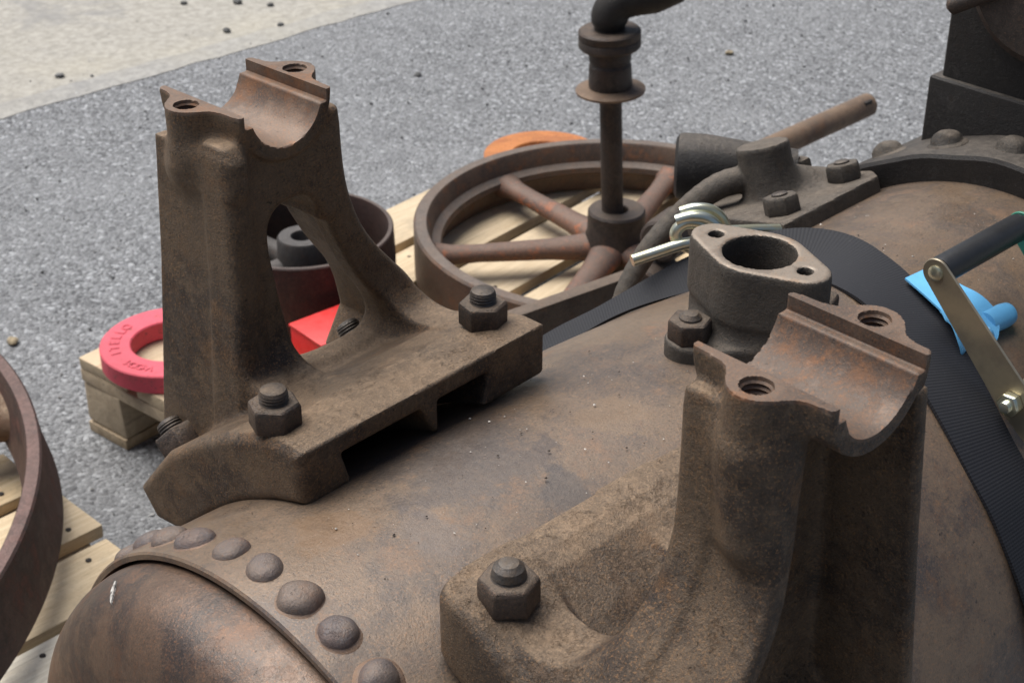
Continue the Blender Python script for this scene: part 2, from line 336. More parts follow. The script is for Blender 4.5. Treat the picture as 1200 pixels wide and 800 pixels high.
def smooth_path(ctrl, n=8):
    """Catmull-Rom"""
    P = [Vector(c) for c in ctrl]; out = []
    for i in range(len(P) - 1):
        p0, p1, p2, p3 = P[max(i - 1, 0)], P[i], P[i + 1], P[min(i + 2, len(P) - 1)]
        for k in range(n):
            t = k / n; out.append(0.5 * ((2 * p1) + (p2 - p0) * t + (2 * p0 - 5 * p1 + 4 * p2 - p3) * t * t + (3 * p1 - p0 - 3 * p2 + p3) * t ** 3))
    out.append(P[-1]); return out
def hexnut(name, af, h, cham=0.0025):
    r = af / 2 / math.cos(math.pi / 6); bm = bmesh.new(); rings = []
    for z, s in ((0, 1.0), (h - cham, 1.0), (h, 0.90)):
        rings.append([bm.verts.new((r * s * math.cos(math.pi / 3 * k), r * s * math.sin(math.pi / 3 * k), z)) for k in range(6)])
    bm.faces.new(rings[0][::-1]); bm.faces.new(rings[-1])
    for a, b in zip(rings, rings[1:]):
        for k in range(6): bm.faces.new((a[k], a[(k + 1) % 6], b[(k + 1) % 6], b[k]))
    bmesh.ops.recalc_face_normals(bm, faces=bm.faces)
    bmesh.ops.bevel(bm, geom=bm.edges[:], offset=0.0013, segments=2, affect='EDGES', profile=0.5)
    for vv in bm.verts: vv.co += Vector((rnd.uniform(-1, 1), rnd.uniform(-1, 1), rnd.uniform(-1, 1))) * 0.00035
    return bm_mesh(name, bm, 40)
def studmesh(name, r, h, dome=0.004, pitch=0.0025):
    prof = [(r * 0.9, 0.0)]; z = 0.0
    while z < h - dome - pitch:
        prof += [(r, z + pitch * 0.5), (r * 0.91, z + pitch)]; z += pitch
    prof += [(r * 0.97, h - dome), (r * 0.86, h - dome * 0.45), (r * 0.55, h - dome * 0.12), (0, h)]
    return lathe(name, prof, 28, sharp=30)

# ---------------------------------------------------------------- implicit castings (numpy surface nets)
def surface_net(name, f, lo, hi, h, sharp=None):
    lo = np.array(lo, float); hi = np.array(hi, float); n = np.ceil((hi - lo) / h).astype(int) + 1
    ax = [(lo[i] + h * np.arange(n[i])).astype(np.float32) for i in range(3)]
    X, Y, Z = np.meshgrid(*ax, indexing='ij', sparse=True)
    D = np.broadcast_to(f(X, Y, Z), n).astype(np.float32)
    s = D < 0
    cs = [s[a:n[0] - 1 + a, b:n[1] - 1 + b, c:n[2] - 1 + c] for a in (0, 1) for b in (0, 1) for c in (0, 1)]
    tot = sum(c.astype(np.int8) for c in cs); act = (tot > 0) & (tot < 8)
    I = np.argwhere(act); idx = -np.ones(act.shape, np.int32); idx[act] = np.arange(len(I))
    acc = np.zeros((len(I), 3)); cnt = np.zeros(len(I))
    corners = np.array([(a, b, c) for a in (0, 1) for b in (0, 1) for c in (0, 1)])
    for i in range(8):
        for d in range(3):
            if corners[i][d] == 0:
                a = corners[i]; b = a.copy(); b[d] = 1
                va = D[tuple((I + a).T)]; vb = D[tuple((I + b).T)]; k = (va < 0) != (vb < 0)
                t = np.where(k, va / np.where(k, va - vb, 1), 0)
                p = a[None, :] + (b - a)[None, :] * t[:, None]
                acc[k] += p[k]; cnt[k] += 1
    V = lo + (I + acc / cnt[:, None]) * h
    F = []
    for d in range(3):
        e = [1, 2, 0][d]; g = [2, 0, 1][d]
        sl0 = [slice(None)] * 3; sl1 = [slice(None)] * 3
        sl0[d] = slice(0, n[d] - 1); sl1[d] = slice(1, n[d])
        for q in (e, g): sl0[q] = slice(1, n[q] - 1); sl1[q] = slice(1, n[q] - 1)
        A, B = s[tuple(sl0)], s[tuple(sl1)]
        for flip, msk in ((False, A & ~B), (True, ~A & B)):
            J = np.argwhere(msk)
            if not len(J): continue
            base = J.copy(); base[:, e] += 1; base[:, g] += 1   # grid vertex index
            def cell(de, dg):
                c = base.copy(); c[:, e] -= de; c[:, g] -= dg; return idx[tuple(c.T)]
            q = np.stack([cell(1, 1), cell(0, 1), cell(0, 0), cell(1, 0)], 1)
            F.append(q[:, ::-1] if flip else q)
    F = np.concatenate(F)
    me = bpy.data.meshes.new(name)
    me.vertices.add(len(V)); me.vertices.foreach_set('co', V.astype(np.float32).ravel())
    me.loops.add(F.size); me.loops.foreach_set('vertex_index', F.astype(np.int32).ravel())
    me.polygons.add(len(F)); me.polygons.foreach_set('loop_start', np.arange(0, F.size, 4, dtype=np.int32))
    me.polygons.foreach_set('use_smooth', [True] * len(F))
    me.update(calc_edges=True); me.validate()
    if sharp: me.set_sharp_from_angle(angle=R_(sharp))
    return me
mx, mn = np.maximum, np.minimum
def smin(a, b, k):
    h = np.clip(0.5 + 0.5 * (b - a) / k, 0, 1); return b + (a - b) * h - k * h * (1 - h)
def smax(a, b, k): return -smin(-a, -b, k)
def sbox(x, y, z, lo, hi, r=0.0):
    q = [np.abs(v - (l + h) / 2) - (h - l) / 2 + r for v, l, h in zip((x, y, z), lo, hi)]
    return np.sqrt(mx(q[0], 0) ** 2 + mx(q[1], 0) ** 2 + mx(q[2], 0) ** 2) + mn(mx(q[0], mx(q[1], q[2])), 0) - r
def spoly(x, y, P):
    P = np.array(P, float); d = None; s = None; N = len(P)
    for i in range(N):
        a, b = P[i], P[i - 1]; e = b - a; wx, wy = x - a[0], y - a[1]
        t = np.clip((wx * e[0] + wy * e[1]) / (e @ e), 0, 1); dd = (wx - e[0] * t) ** 2 + (wy - e[1] * t) ** 2
        c1, c2, c3 = y >= a[1], y < b[1], e[0] * wy > e[1] * wx
        fl = (c1 & c2 & c3) | (~c1 & ~c2 & ~c3)
        d = dd if d is None else mn(d, dd); s = fl if s is None else s ^ fl
    return np.sqrt(d) * np.where(s, -1, 1)
def curve2(P, n=6):
    return [(p.x, p.y) for p in smooth_path([(a, b, 0) for a, b in P], n)]
def hull(circles, n=40):
    pts = sorted({(round(cx + r * math.cos(2 * math.pi * i / n), 6), round(cy + r * math.sin(2 * math.pi * i / n), 6)) for cx, cy, r in circles for i in range(n)})
    def half(p):
        o = []
        for q in p:
            while len(o) > 1 and (o[-1][0] - o[-2][0]) * (q[1] - o[-2][1]) - (o[-1][1] - o[-2][1]) * (q[0] - o[-2][0]) <= 0: o.pop()
            o.append(q)
        return o
    a, b = half(pts), half(pts[::-1]); return a[:-1] + b[:-1]

# ---------------------------------------------------------------- the ground
bm = bmesh.new(); bmesh.ops.create_grid(bm, x_segments=1, y_segments=1, size=60)
o = obj('ground', bm_mesh('ground', bm), 'asphalt'); o['kind'] = 'structure'
def sheet(name, x0, x1, y0, y1, z, mat):
    o = obj(name, mesh(name, [(x0, y0, z), (x1, y0, z), (x1, y1, z), (x0, y1, z)], [(0, 1, 2, 3)], 0), mat); o['kind'] = 'structure'; return o
# concrete apron with a ragged edge along the tarmac
ed = [(x, 3.60 + 0.012 * math.sin(x * 3.1) + rnd.uniform(-0.012, 0.012)) for x in np.arange(-20, 20, 0.06)]
ve = [(x, y, 0.004) for x, y in ed] + [(x, 60, 0.004) for x, y in ed]; n_ = len(ed)
o = obj('pavement', mesh('pavement', ve, [(i, i + 1, n_ + i + 1, n_ + i) for i in range(n_ - 1)], 0), 'concrete'); o['kind'] = 'structure'
ed = [(x, 3.545 + rnd.uniform(-0.008, 0.008), 3.625 + rnd.uniform(-0.008, 0.008)) for x in np.arange(-20, 20, 0.07)]; n_ = len(ed)
ve = [(x, a, 0.0015) for x, a, b in ed] + [(x, b, 0.007) for x, a, b in ed]
o = obj('pavement_edge', mesh('pavement_edge', ve, [(i, i + 1, n_ + i + 1, n_ + i) for i in range(n_ - 1)], 0), 'kerb'); o['kind'] = 'structure'

# ---------------------------------------------------------------- the boiler
YC, ZC, RB, X0 = 0.64, 0.64, 0.257, 0.397
SX = 0.584
boiler = thing('steam_boiler', (0.9, YC, ZC - RB), 'large rusty riveted boiler with two bearing brackets bolted on top', 'boiler')
AX = T(0, YC, ZC)
def polar(th, r, x): return Vector((x, YC + r * math.sin(th), ZC + r * math.cos(th)))
shell_prof = [(RB - 0.0055, X0 + 0.10), (RB - 0.0055, X0 + 0.0012), (RB - 0.005, X0), (RB - 0.0015, X0), (RB, X0 + 0.0015)] + [(RB, x) for x in np.linspace(0.42, 1.75, 60)] + [(0.0, 1.75)]
def shell_warp(a, h):
    return 0.0 if h < 0.405 else 0.0011 * math.sin(3 * a + 9 * h) + 0.0007 * math.sin(7 * a - 23 * h) + 0.0005 * math.sin(31 * h + 2 * a)
obj('boiler_shell', lathe('boiler_shell', shell_prof, 160, 'x', warp=shell_warp), 'shell', boiler, AX)
ep = [(RB - 0.0085, X0 + 0.09)] + curve2([(RB - 0.0085, X0 + 0.05), (RB - 0.0085, X0 + 0.004), (RB - 0.0088, X0 - 0.008), (RB - 0.0125, X0 - 0.024), (RB - 0.024, X0 - 0.040), (RB - 0.046, X0 - 0.051), (RB - 0.09, X0 - 0.057), (RB - 0.16, X0 - 0.060)], 5) + [(0, X0 - 0.061)]
obj('end_plate', lathe('end_plate', ep, 128, 'x', warp=lambda a, h: 0.0008 * math.sin(5 * a + 40 * h)), 'end', boiler, AX)
rp = [(0.0185, -0.0012), (0.0165, 0.0004), (0.0150, 0.0008), (0.0140, 0.0016), (0.0132, 0.0045), (0.0110, 0.0074), (0.0078, 0.0094), (0.004, 0.0104), (0, 0.0107)]
def dent(me, amp, seed):
    r = random.Random(seed); ph = [r.uniform(0, 6.3) for _ in range(6)]; fr_ = [r.uniform(120, 330) for _ in range(6)]
    for vtx in me.vertices:
        x, y, z = vtx.co; k = amp * (math.sin(x * fr_[0] + ph[0]) + math.sin(y * fr_[1] + ph[1]) + math.sin((x + y) * fr_[2] + ph[2]) * 0.7 + math.sin((x - y + z) * fr_[3] + ph[3]) * 0.7)
        n_ = Vector((x, y, max(z, 0))); 
        if n_.length > 1e-6: vtx.co += n_.normalized() * k * (0.3 if z < 0.001 else 1)
    me.update(); return me
rivs = []
for q_ in range(6):
    me_ = dent(lathe('rivet', rp, 26), 0.00035, q_); me_.materials.append(M['rivet']); rivs.append(me_)
step = 8.35
for k in range(-6, 9):
    th = R_(-3.3 + step * k + rnd.uniform(-0.5, 0.5)); p = polar(th, RB - 0.0005, 0.419 + rnd.uniform(-0.002, 0.002)); nrm = Vector((0, math.sin(th), math.cos(th)))
    fr = frame(p, (1, 0, 0), nrm.cross(Vector((1, 0, 0))), nrm) @ Matrix.Diagonal((rnd.uniform(0.82, 1.02), rnd.uniform(0.82, 1.0), rnd.uniform(0.7, 1.0), 1))
    obj('rivet', rivs[k % 6], None, boiler, fr @ Matrix.Rotation(rnd.uniform(0, 6), 4, 'Z'))
def ep_r(x):
    q_ = sorted((b_, a_) for a_, b_ in ep); return float(np.interp(x, [t_[0] for t_ in q_], [t_[1] for t_ in q_]))
mk = [polar(R_(a_), ep_r(x), x) for a_, x in ((26.9, 0.3610), (27.5, 0.3620), (28.4, 0.3645), (29.6, 0.3685), (30.9, 0.3750), (30.5, 0.3755), (29.3, 0.3712), (27.9, 0.3660))]
nm = Vector((-0.3, math.sin(R_(29)), math.cos(R_(29)))) * 0.0022
obj('paint_mark', mesh('paint_mark', [p_ + nm for p_ in mk] + [p_ - nm * 3 for p_ in mk], [tuple(range(8))] + [(i, (i + 1) % 8, 8 + (i + 1) % 8, 8 + i) for i in range(8)], 30), 'scrape', boiler, label='small pale paint scrape on the domed end plate')
# larger riveted ring and black chimney base at the far end
ring_prof = [(RB - 0.002, 1.2205), (0.281, 1.219), (0.2845, 1.2215), (0.2855, 1.226)] + [(0.2855, x) for x in np.linspace(1.25, 1.72, 12)] + [(0.2555, 1.725)]
obj('ring_band', lathe('ring_band', ring_prof, 160, 'x', closed=True, warp=lambda a, h: 0.0012 * math.sin(9 * a) + 0.0008 * math.sin(23 * a + 30 * h)), 'black', boiler, AX)
riv2 = dent(lathe('band_rivet', [(r * 1.08, h * 1.15) for r, h in rp], 26), 0.0004, 9); riv2.materials.append(M['grey'])
for k in range(-4, 9):
    th = R_(5.6 + 13.6 * (k - 0.0) + rnd.uniform(-0.6, 0.6)); p = polar(th, 0.2850, 1.254); nrm = Vector((0, math.sin(th), math.cos(th)))
    obj('rivet', riv2, None, boiler, frame(p, (1, 0, 0), nrm.cross(Vector((1, 0, 0))), nrm))
cb = prism('chimney_base', [(1.283, 0.500), (1.50, 0.500), (1.50, 0.780), (1.283, 0.780)], 0.80, 0.957, 0.005, 3)
cbo = obj('chimney_base', cb, 'black', boiler)
cu = box('chimney_box', (1.2895, 0.509, 0.945), (1.49, 0.771, 1.30), 0.006, 3); obj('chimney_box', cu, 'black', cbo)
dk = lathe('cover_disc', [(0, 0), (0.060, 0), (0.064, 0.003), (0.075, 0.006), (0.079, 0.012), (0.079, 0.022), (0.070, 0.03), (0, 0.03)], 60)
DC = Vector((1.297, 0.668, 1.075))
obj('cover_disc', dk, 'pipe', cbo, frame(DC, (0, 1, 0), (0, 0, -1), (-1, 0, 0)))
obj('handle_bolt', tube('handle_bolt', [(1.268, 0.700, 1.065), (1.264, 0.724, 1.052), (1.260, 0.752, 1.036), (1.2597, 0.755, 1.0345)], [0.008, 0.008, 0.0085, 0.004], 16), 'pipe', cbo)

# ---- bearing bracket (one casting, used twice, turned half round)
WT = 0.460   # cap height above the boiler axis
def bracket_sdf(u, v, w, vin=0.074, oil=True):
    # foot that wraps the boiler
    foot = [(vin, 0.288), (vin + 0.020, 0.2885), (max(0.118, vin + 0.034), 0.284), (0.155, 0.268), (0.19, 0.247), (0.228, 0.219), (0.268, 0.172), (0.25, 0.150), (0.216, 0.1535), (0.18, 0.187), (0.14, 0.2175), (0.105, 0.2365), (vin, 0.2475 if vin < 0.08 else 0.241)]
    f2 = spoly(v, w, foot) + 0.0085
    fu = np.abs(u - 0.007) - 0.119 + 0.0085
    d = np.sqrt(mx(f2, 0) ** 2 + mx(fu, 0) ** 2) + mn(mx(f2, fu), 0) - 0.0085
    d = smax(d, (np.abs(u - 0.007) - 0.119) * 0.7071 + (vin - v) * 0.7071 + (0.006 if vin > 0.08 else 0.0005), 0.010 if vin > 0.08 else 0.004)
    r = np.sqrt(v * v + w * w)
    sl = 0.283 - r
    for a, b, ka, kb in ((-0.076, -0.004, 0.3, -0.5), (0.013, 0.064, 0.0, 0.3)):
        carve = smax(smax(r - 0.2825, mx(a + sl * ka - u, u - b + sl * kb), 0.003), v - 0.19, 0.004)
        d = smax(d, -carve, 0.004)
    # legs and web: one flush plate towards the middle, channel open outwards
    t = np.clip((w - 0.19) / 0.25, 0, 1)
    q = np.clip((-u - 0.026) / 0.016, 0, 1); q = q * q * (3 - 2 * q)
    vf = 0.206 - q * (0.011 - 0.005 * t)           # front (inner) face, pillar on the straight side stands proud
    vb = 0.297 - 0.016 * t                         # rear (outer) edge
    vs = 0.290 - 0.030 * t                         # rear edge of the swept leg
    sweep = curve2([(0.0475, 0.44), (0.047, 0.40), (0.048, 0.37), (0.052, 0.348), (0.060, 0.328), (0.073, 0.311), (0.092, 0.294), (0.111, 0.275), (0.124, 0.256), (0.137, 0.230)], 5) if vin > 0.08 else curve2([(0.0475, 0.44), (0.0485, 0.405), (0.053, 0.375), (0.063, 0.346), (0.077, 0.323), (0.093, 0.303), (0.109, 0.284), (0.122, 0.262), (0.135, 0.230)], 5)
    out = [(-0.066, 0.19), (-0.061, 0.26), (-0.056, 0.34), (-0.053, 0.44)] + sweep + [(0.135, 0.19)]
    o2 = spoly(u, w, out)
    win = curve2([(-0.021, 0.352), (-0.020, 0.374), (-0.008, 0.386), *(((0.012, 0.384), (0.026, 0.368), (0.034, 0.340), (0.048, 0.306), (0.066, 0.275), (0.072, 0.257), (0.060, 0.246)) if vin > 0.08 else ((0.016, 0.386), (0.032, 0.371), (0.043, 0.342), (0.060, 0.307), (0.079, 0.276), (0.083, 0.257), (0.070, 0.246))), (0.03, 0.245), (0.006, 0.250), (-0.006, 0.262), (-0.014, 0.305)], 4)
    w2 = spoly(u, w, win)
    def slab(p2, v0, v1, rad):
        qv = np.abs(v - (v0 + v1) / 2) - (v1 - v0) / 2 + rad; qp = p2 + rad
        return np.sqrt(mx(qv, 0) ** 2 + mx(qp, 0) ** 2) + mn(mx(qv, qp), 0) - rad
    web = smax(slab(o2, vf, 0.224, 0.004), -w2, 0.006)
    fo2 = spoly(v, w, foot)
    fil = smin(fo2, np.abs(v - 0.215) - 0.009, 0.095 if vin > 0.08 else 0.075)          # big fillet from the plate down to the foot
    fil = smax(smax(smax(fil, o2, 0.004), -w2, 0.006), mx(v - 0.226, 0.290 - r), 0.004)
    sw = [(-0.066, 0.19), (-0.061, 0.26), (-0.056, 0.34), (-0.053, 0.432), (-0.043, 0.432), (-0.046, 0.36), (-0.054, 0.19)]
    wl = slab(spoly(u, w, sw), vf, vb, 0.004)
    inn = [(a - 0.016 - 0.012 * max(0, (0.33 - b)) / 0.1, b) for a, b in sweep]
    sp = sweep + [(0.135, 0.20), (0.09, 0.20)] + inn[::-1][1:]
    wr = slab(spoly(u, w, sp), vf, vs, 0.005)
    col = smin(smin(wl, wr, 0.006), web, 0.010)
    # bosses under the caps
    for sg, ue in ((-1, 0.0532), (1, 0.0470)):
        uu = u * sg
        bs = sbox(uu, v, w, (0.040 if sg < 0 else 0.026, 0.195 if sg < 0 else 0.205, 0.405 if sg < 0 else 0.36), (ue, 0.262, 0.434), 0.005)
        col = smin(col, bs, 0.008)
    for sg in (-1, 1):
        ax, bx = sg * 0.0425, sg * 0.046; e = np.array([bx - ax, 0.003, -0.05 if sg > 0 else -0.008]); tt = np.clip(((u - ax) * e[0] + (v - 0.247) * e[1] + (w - 0.422) * e[2]) / (e @ e), 0, 1)
        cn_ = np.sqrt((u - ax - e[0] * tt) ** 2 + (v - 0.247 - e[1] * tt) ** 2 + (w - 0.422 - e[2] * tt) ** 2) - (0.0205 - 0.0065 * tt if sg > 0 else 0.0175 - 0.003 * tt)
        col = smin(col, smax(cn_, w - 0.434, 0.006), 0.014)
    d = smin(smin(d, fil, 0.004), col, 0.007)
    d = smax(d, u - 0.126, 0.006)
    # bearing seat
    rr = np.sqrt(u * u + (w - WT) ** 2)
    ring = smax(rr - 0.0405, np.abs(v - 0.243) - 0.043, 0.002)
    d = smin(d, ring, 0.004)
    # cap lugs
    for sg in (-1, 1):
        uu = u * sg
        st = sbox(uu, v, w, (0.026, 0.205, 0.441), (0.0385, 0.285, 0.47), 0.002)
        ci = smax(np.sqrt((uu - 0.0475) ** 2 + (v - 0.247) ** 2) - 0.0138, np.abs(w - 0.444) - 0.026, 0.002)
        lug = smin(st, ci, 0.028)
        d = smin(d, lug, 0.006)
    # machined cuts
    d = mx(d, w - WT)
    d = mx(d, 0.0308 - rr)
    d = mx(d, -mx(np.abs(u) - 0.0355, 0.4515 - w))
    for sg in (-1, 1):
        hc = mx(np.sqrt((u - sg * 0.0475) ** 2 + (v - 0.247) ** 2) - 0.0084, 0.425 - w)
        d = mx(d, -hc)
    # oil hole in the seat
    if oil: d = mx(d, -mx(np.sqrt((u + 0.020) ** 2 + ((v - 0.214) * 0.85) ** 2) - 0.0048, np.abs(w - 0.430) - 0.014))
    return d
def make_bracket(vin, oil):
    br = surface_net('bearing_bracket', lambda x, y, z: bracket_sdf(x, y, z, vin, oil), (-0.125, 0.06, 0.13), (0.14, 0.31, 0.468), 0.0014, 40)
    br.materials.append(M['cast']); br.materials.append(M['machined'])
    # machined faces (cap tops, bearing seat) get bare-metal rust
    co = np.empty(len(br.vertices) * 3, np.float32); br.vertices.foreach_get('co', co); co = co.reshape(-1, 3)
    # snap the machined planes and the bore exactly
    k_ = np.abs(co[:, 2] - WT) < 0.0011; co[k_, 2] = WT
    rv = np.hypot(co[:, 0], co[:, 2] - WT); k_ = (np.abs(rv - 0.0308) < 0.0009) & (co[:, 2] < 0.451); sc_ = 0.0308 / rv[k_]
    co[k_, 0] *= sc_; co[k_, 2] = WT + (co[k_, 2] - WT) * sc_
    k_ = (np.abs(np.abs(co[:, 0]) - 0.0355) < 0.0009) & (co[:, 2] > 0.4515); co[k_, 0] = np.sign(co[k_, 0]) * 0.0355
    br.vertices.foreach_set('co', co.ravel()); br.update()
    fv = np.empty(len(br.loops), np.int32); br.loops.foreach_get('vertex_index', fv); fc = co[fv.reshape(-1, 4)].mean(1)
    rr_ = np.hypot(fc[:, 0], fc[:, 2] - WT)
    mi = ((fc[:, 2] > WT - 0.0012) | (rr_ < 0.0318) | ((np.abs(fc[:, 0]) < 0.0362) & (fc[:, 2] > 0.4505))).astype(np.int32)
    br.polygons.foreach_set('material_index', mi); br.update()
    return br
nut = hexnut('nut', 0.0315, 0.0185); nut.materials.append(M['nut'])
stud = studmesh('stud', 0.0098, 0.012); stud.materials.append(M['stud'])
stud2 = studmesh('stud_round', 0.0105, 0.012, 0.009); stud2.materials.append(M['stud'])
thr = [(0.0086, 0.0)] + [q for i in range(11) for q in ((0.0086, -0.0012 - i * 0.003), (0.0073, -0.0027 - i * 0.003))] + [(0.0075, -0.036), (0, -0.036)]
thread = lathe('threaded_hole', thr, 30, sharp=25); thread.materials.append(M['machined'])
for rot, lab, vin, sx in ((0, 'far bearing bracket, arched window open to the red box behind', 0.074, SX), (math.pi, 'near bearing bracket with dark hollow back, beside the strap', 0.090, SX - 0.0045)):
    base = T(sx, YC, ZC) @ Matrix.Rotation(rot, 4, 'Z')
    if rot == 0: base = base @ T(0, 0.225, 0) @ Matrix.Rotation(R_(3.8), 4, 'Z') @ T(0, -0.225, 0)
    bo = obj('bearing_bracket', make_bracket(vin, rot == 0), None, boiler, base, lab)
    vn, wn = (0.107, 0.2865) if rot == 0 else (0.124, 0.2815)
    for u, v, w, tilt in ((-0.095 if rot == 0 else -0.093, vn + (0.010 if rot == 0 else 0), wn - (0.0015 if rot == 0 else 0), 0.0), (0.094, vn + (0.002 if rot == 0 else 0), wn, 0.0), (-0.072, 0.259, 0.1875, 0.88), (0.085, 0.232, 0.2165, 0.80)):
        fr = base @ T(u, v, w) @ Matrix.Rotation(-tilt, 4, 'X') @ Matrix.Rotation(rnd.uniform(0, 1.0), 4, 'Z')
        obj('nut', nut, None, bo, fr)
        obj('stud', stud2 if rot else stud, None, bo, fr @ T(0, 0, 0.0172))
    for sg in (-1, 1):
        obj('threaded_hole', thread, None, bo, base @ T(sg * 0.0475, 0.247, WT - 0.0006))

# ---- oval steam flange on top of the boiler
FX, FY = 0.853, 0.638
top2 = hull([(0, 0, 0.0355), (0, 0.0415, 0.0185), (0, -0.0415, 0.0185)])
bot2 = hull([(0, 0, 0.042), (-0.046, 0.020, 0.021), (0.046, -0.020, 0.021)])
def flange_sdf(x, y, z):
    a = smax(spoly(x, y, top2), np.abs(z - 0.948) - 0.022, 0.002)
    e = np.clip((0.955 - z) / 0.06, 0, 1)
    bd = smax(spoly(x * (1 - 0.10 * e), y * (1 + 0.02 * e), top2) + 0.001, np.abs(z - 0.93) - 0.035, 0.004)
    c = smax(spoly(x, y, bot2), np.abs(z - 0.892) - 0.016, 0.003)
    d = smin(smin(a, bd, 0.006), c, 0.012)
    d = mx(d, -(mx(np.sqrt(x * x + y * y) - 0.0275, 0.90 - z)))
    for sg in (-1, 1): d = mx(d, -mx(np.sqrt(x * x + (y - sg * 0.0415) ** 2) - 0.0058, 0.945 - z))
    return mx(d, z - 0.97)
fm = surface_net('steam_flange', flange_sdf, (-0.08, -0.075, 0.868), (0.08, 0.075, 0.976), 0.0017, 40)
fm.materials.append(M['grey']); fm.materials.append(M['facetop'])
nf = len(fm.polygons); cz = np.empty(nf * 3, np.float32); fm.polygons.foreach_get('center', cz); fm.polygons.foreach_set('material_index', (cz.reshape(-1, 3)[:, 2] > 0.9688).astype(np.int32))
fo = obj('steam_flange', fm, None, boiler, T(FX, FY, 0))
for sx, sy in ((-0.049, 0.021), (0.049, -0.021)):
    fr = T(FX + sx, FY + sy, 0.9076) @ Matrix.Diagonal((0.92, 0.92, 0.92, 1)) @ Matrix.Rotation(0.35, 4, 'Z')
    obj('nut', nut, None, fo, fr); obj('stud', stud2, None, fo, fr @ T(0, 0, 0.0120))

# ---- grey inlet casting bolted on the far shoulder
ct = R_(20); CO = Vector((1.142, 0.774, 0.857)); cn = Vector((0, math.sin(ct), math.cos(ct))); cbv = Vector((0, math.cos(ct), -math.sin(ct)))
CF = frame(CO, (1, 0, 0), cbv, cn)
plate = [(-0.094, -0.022), (0.06, -0.012), (0.083, 0.012), (0.10, 0.11), (0.03, 0.15), (-0.05, 0.14), (-0.075, 0.055)]
def cast_sdf(x, y, z):
    d = smax(spoly(x, y, plate) , np.abs(z - 0.008) - 0.013, 0.002)
    # domed neck towards the round boss
    def cone(ax, ay, az, bx, by, bz, ra, rb):
        e = np.array([bx - ax, by - ay, bz - az]); t = np.clip(((x - ax) * e[0] + (y - ay) * e[1] + (z - az) * e[2]) / (e @ e), 0, 1)
        return np.sqrt((x - ax - e[0] * t) ** 2 + (y - ay - e[1] * t) ** 2 + (z - az - e[2] * t) ** 2) - (ra + (rb - ra) * t)
    d = smin(d, cone(0.045, 0.06, 0.0, 0.002, 0.068, 0.030, 0.036, 0.024), 0.016)
    d = smin(d, smax(np.sqrt((x - 0.0) ** 2 + (y - 0.068) ** 2) - 0.0255, np.abs(z - 0.046) - 0.026, 0.0015), 0.008)
    # arm sweeping down and round the boiler
    P = [(0.0, 0.075, 0.040), (-0.035, 0.10, 0.042), (-0.075, 0.125, 0.022), (-0.115, 0.145, -0.008), (-0.150, 0.155, -0.05), (-0.175, 0.16, -0.11), (-0.185, 0.16, -0.19)]
    P = smooth_path(P, 5); RR = np.linspace(0.0135, 0.0070, len(P))
    for i in range(len(P) - 1):
        d = smin(d, cone(*P[i], *P[i + 1], RR[i], RR[i + 1]), 0.0012)
    return d
cm = surface_net('inlet_casting', cast_sdf, (-0.215, -0.04, -0.22), (0.115, 0.19, 0.08), 0.0021, 40); cm.materials.append(M['grey'])
co_ = obj('inlet_casting', cm, None, boiler, CF)
obj('gasket', prism('gasket', [(x * 1.03, y * 1.03 - 0.002) for x, y in plate], -0.009, -0.0055, 0.001, 1), 'gasket', co_, CF)
obj('saddle_pad', prism('saddle_pad', [(x * 0.93, y * 0.93 + 0.006) for x, y in plate], -0.045, -0.0092, 0.001, 1), 'grey', co_, CF)
nut2 = hexnut('bolt_head', 0.030, 0.017); nut2.materials.append(M['grey'])
st3 = lathe('bolt_end', [(0.0075, 0), (0.0075, 0.002), (0.006, 0.003), (0, 0.003)], 20); st3.materials.append(M['stud'])
for x, y in ((-0.058, 0.008), (0.048, 0.018), (0.070, 0.095)):
    fr = CF @ T(x, y, 0.0205) @ Matrix.Rotation(rnd.uniform(0, 1), 4, 'Z'); obj('bolt_head', nut2, None, co_, fr); obj('bolt_end', st3, None, co_, fr @ T(0, 0, 0.0165))
stb = lathe('pipe_stub', [(0, 0.0), (0.028, 0.0), (0.0325, 0.003), (0.0335, 0.008), (0.033, 0.03), (0.027, 0.075), (0.022, 0.12), (0, 0.12)], 48)
s0 = Vector((1.135, 0.962, 0.849)); s1 = Vector((1.180, 0.905, 0.850)); az = (s1 - s0).normalized(); ax_ = az.orthogonal().normalized()
obj('pipe_stub', stb, 'black', co_, frame(s0, ax_, az.cross(ax_), az))

# ---- timber bearers carrying the boiler
for x in (0.62, 1.35):
    o = obj('timber_bearer', box('timber_bearer', (x - 0.06, 0.34, 0.0), (x + 0.06, 0.94, (ZC - RB + 0.004) if x < 1 else 0.356), 0.006), 'woodold')
    tag(o, 'old timber bearer under the %s end of the boiler' % ('domed front' if x < 1 else 'black chimney'), 'timber')

# ---- chips of dirt on the shell
def chips(name, n, mat, lo, hi, seed):
    r = random.Random(seed); V, Fc = [], []
    for i in range(n):
        x = r.uniform(0.46, 1.2); th = R_(r.gauss(2, 13)); s = lo + (hi - lo) * r.random() ** 3; a = r.uniform(0, 6.3); el = r.uniform(0.3, 1)
        p = polar(th, RB + 0.0008, x); e1 = Vector((1, 0, 0)); e2 = Vector((0, math.cos(th), -math.sin(th))); nn = Vector((0, math.sin(th), math.cos(th)))
        d1 = e1 * math.cos(a) + e2 * math.sin(a); d2 = e2 * math.cos(a) - e1 * math.sin(a); b = len(V)
        for k, (q, w) in enumerate(((1, 0), (0.3, el), (-0.9, el * 0.7), (-0.7, -el * 0.8), (0.4, -el))): V.append(p + d1 * s * q + d2 * s * w)
        V.append(p + nn * s * 0.7)
        for k in range(5): Fc.append((b + k, b + (k + 1) % 5, b + 5))
    o = obj(name, mesh(name, V, Fc, 20), mat, boiler); o['kind'] = 'stuff'; return o
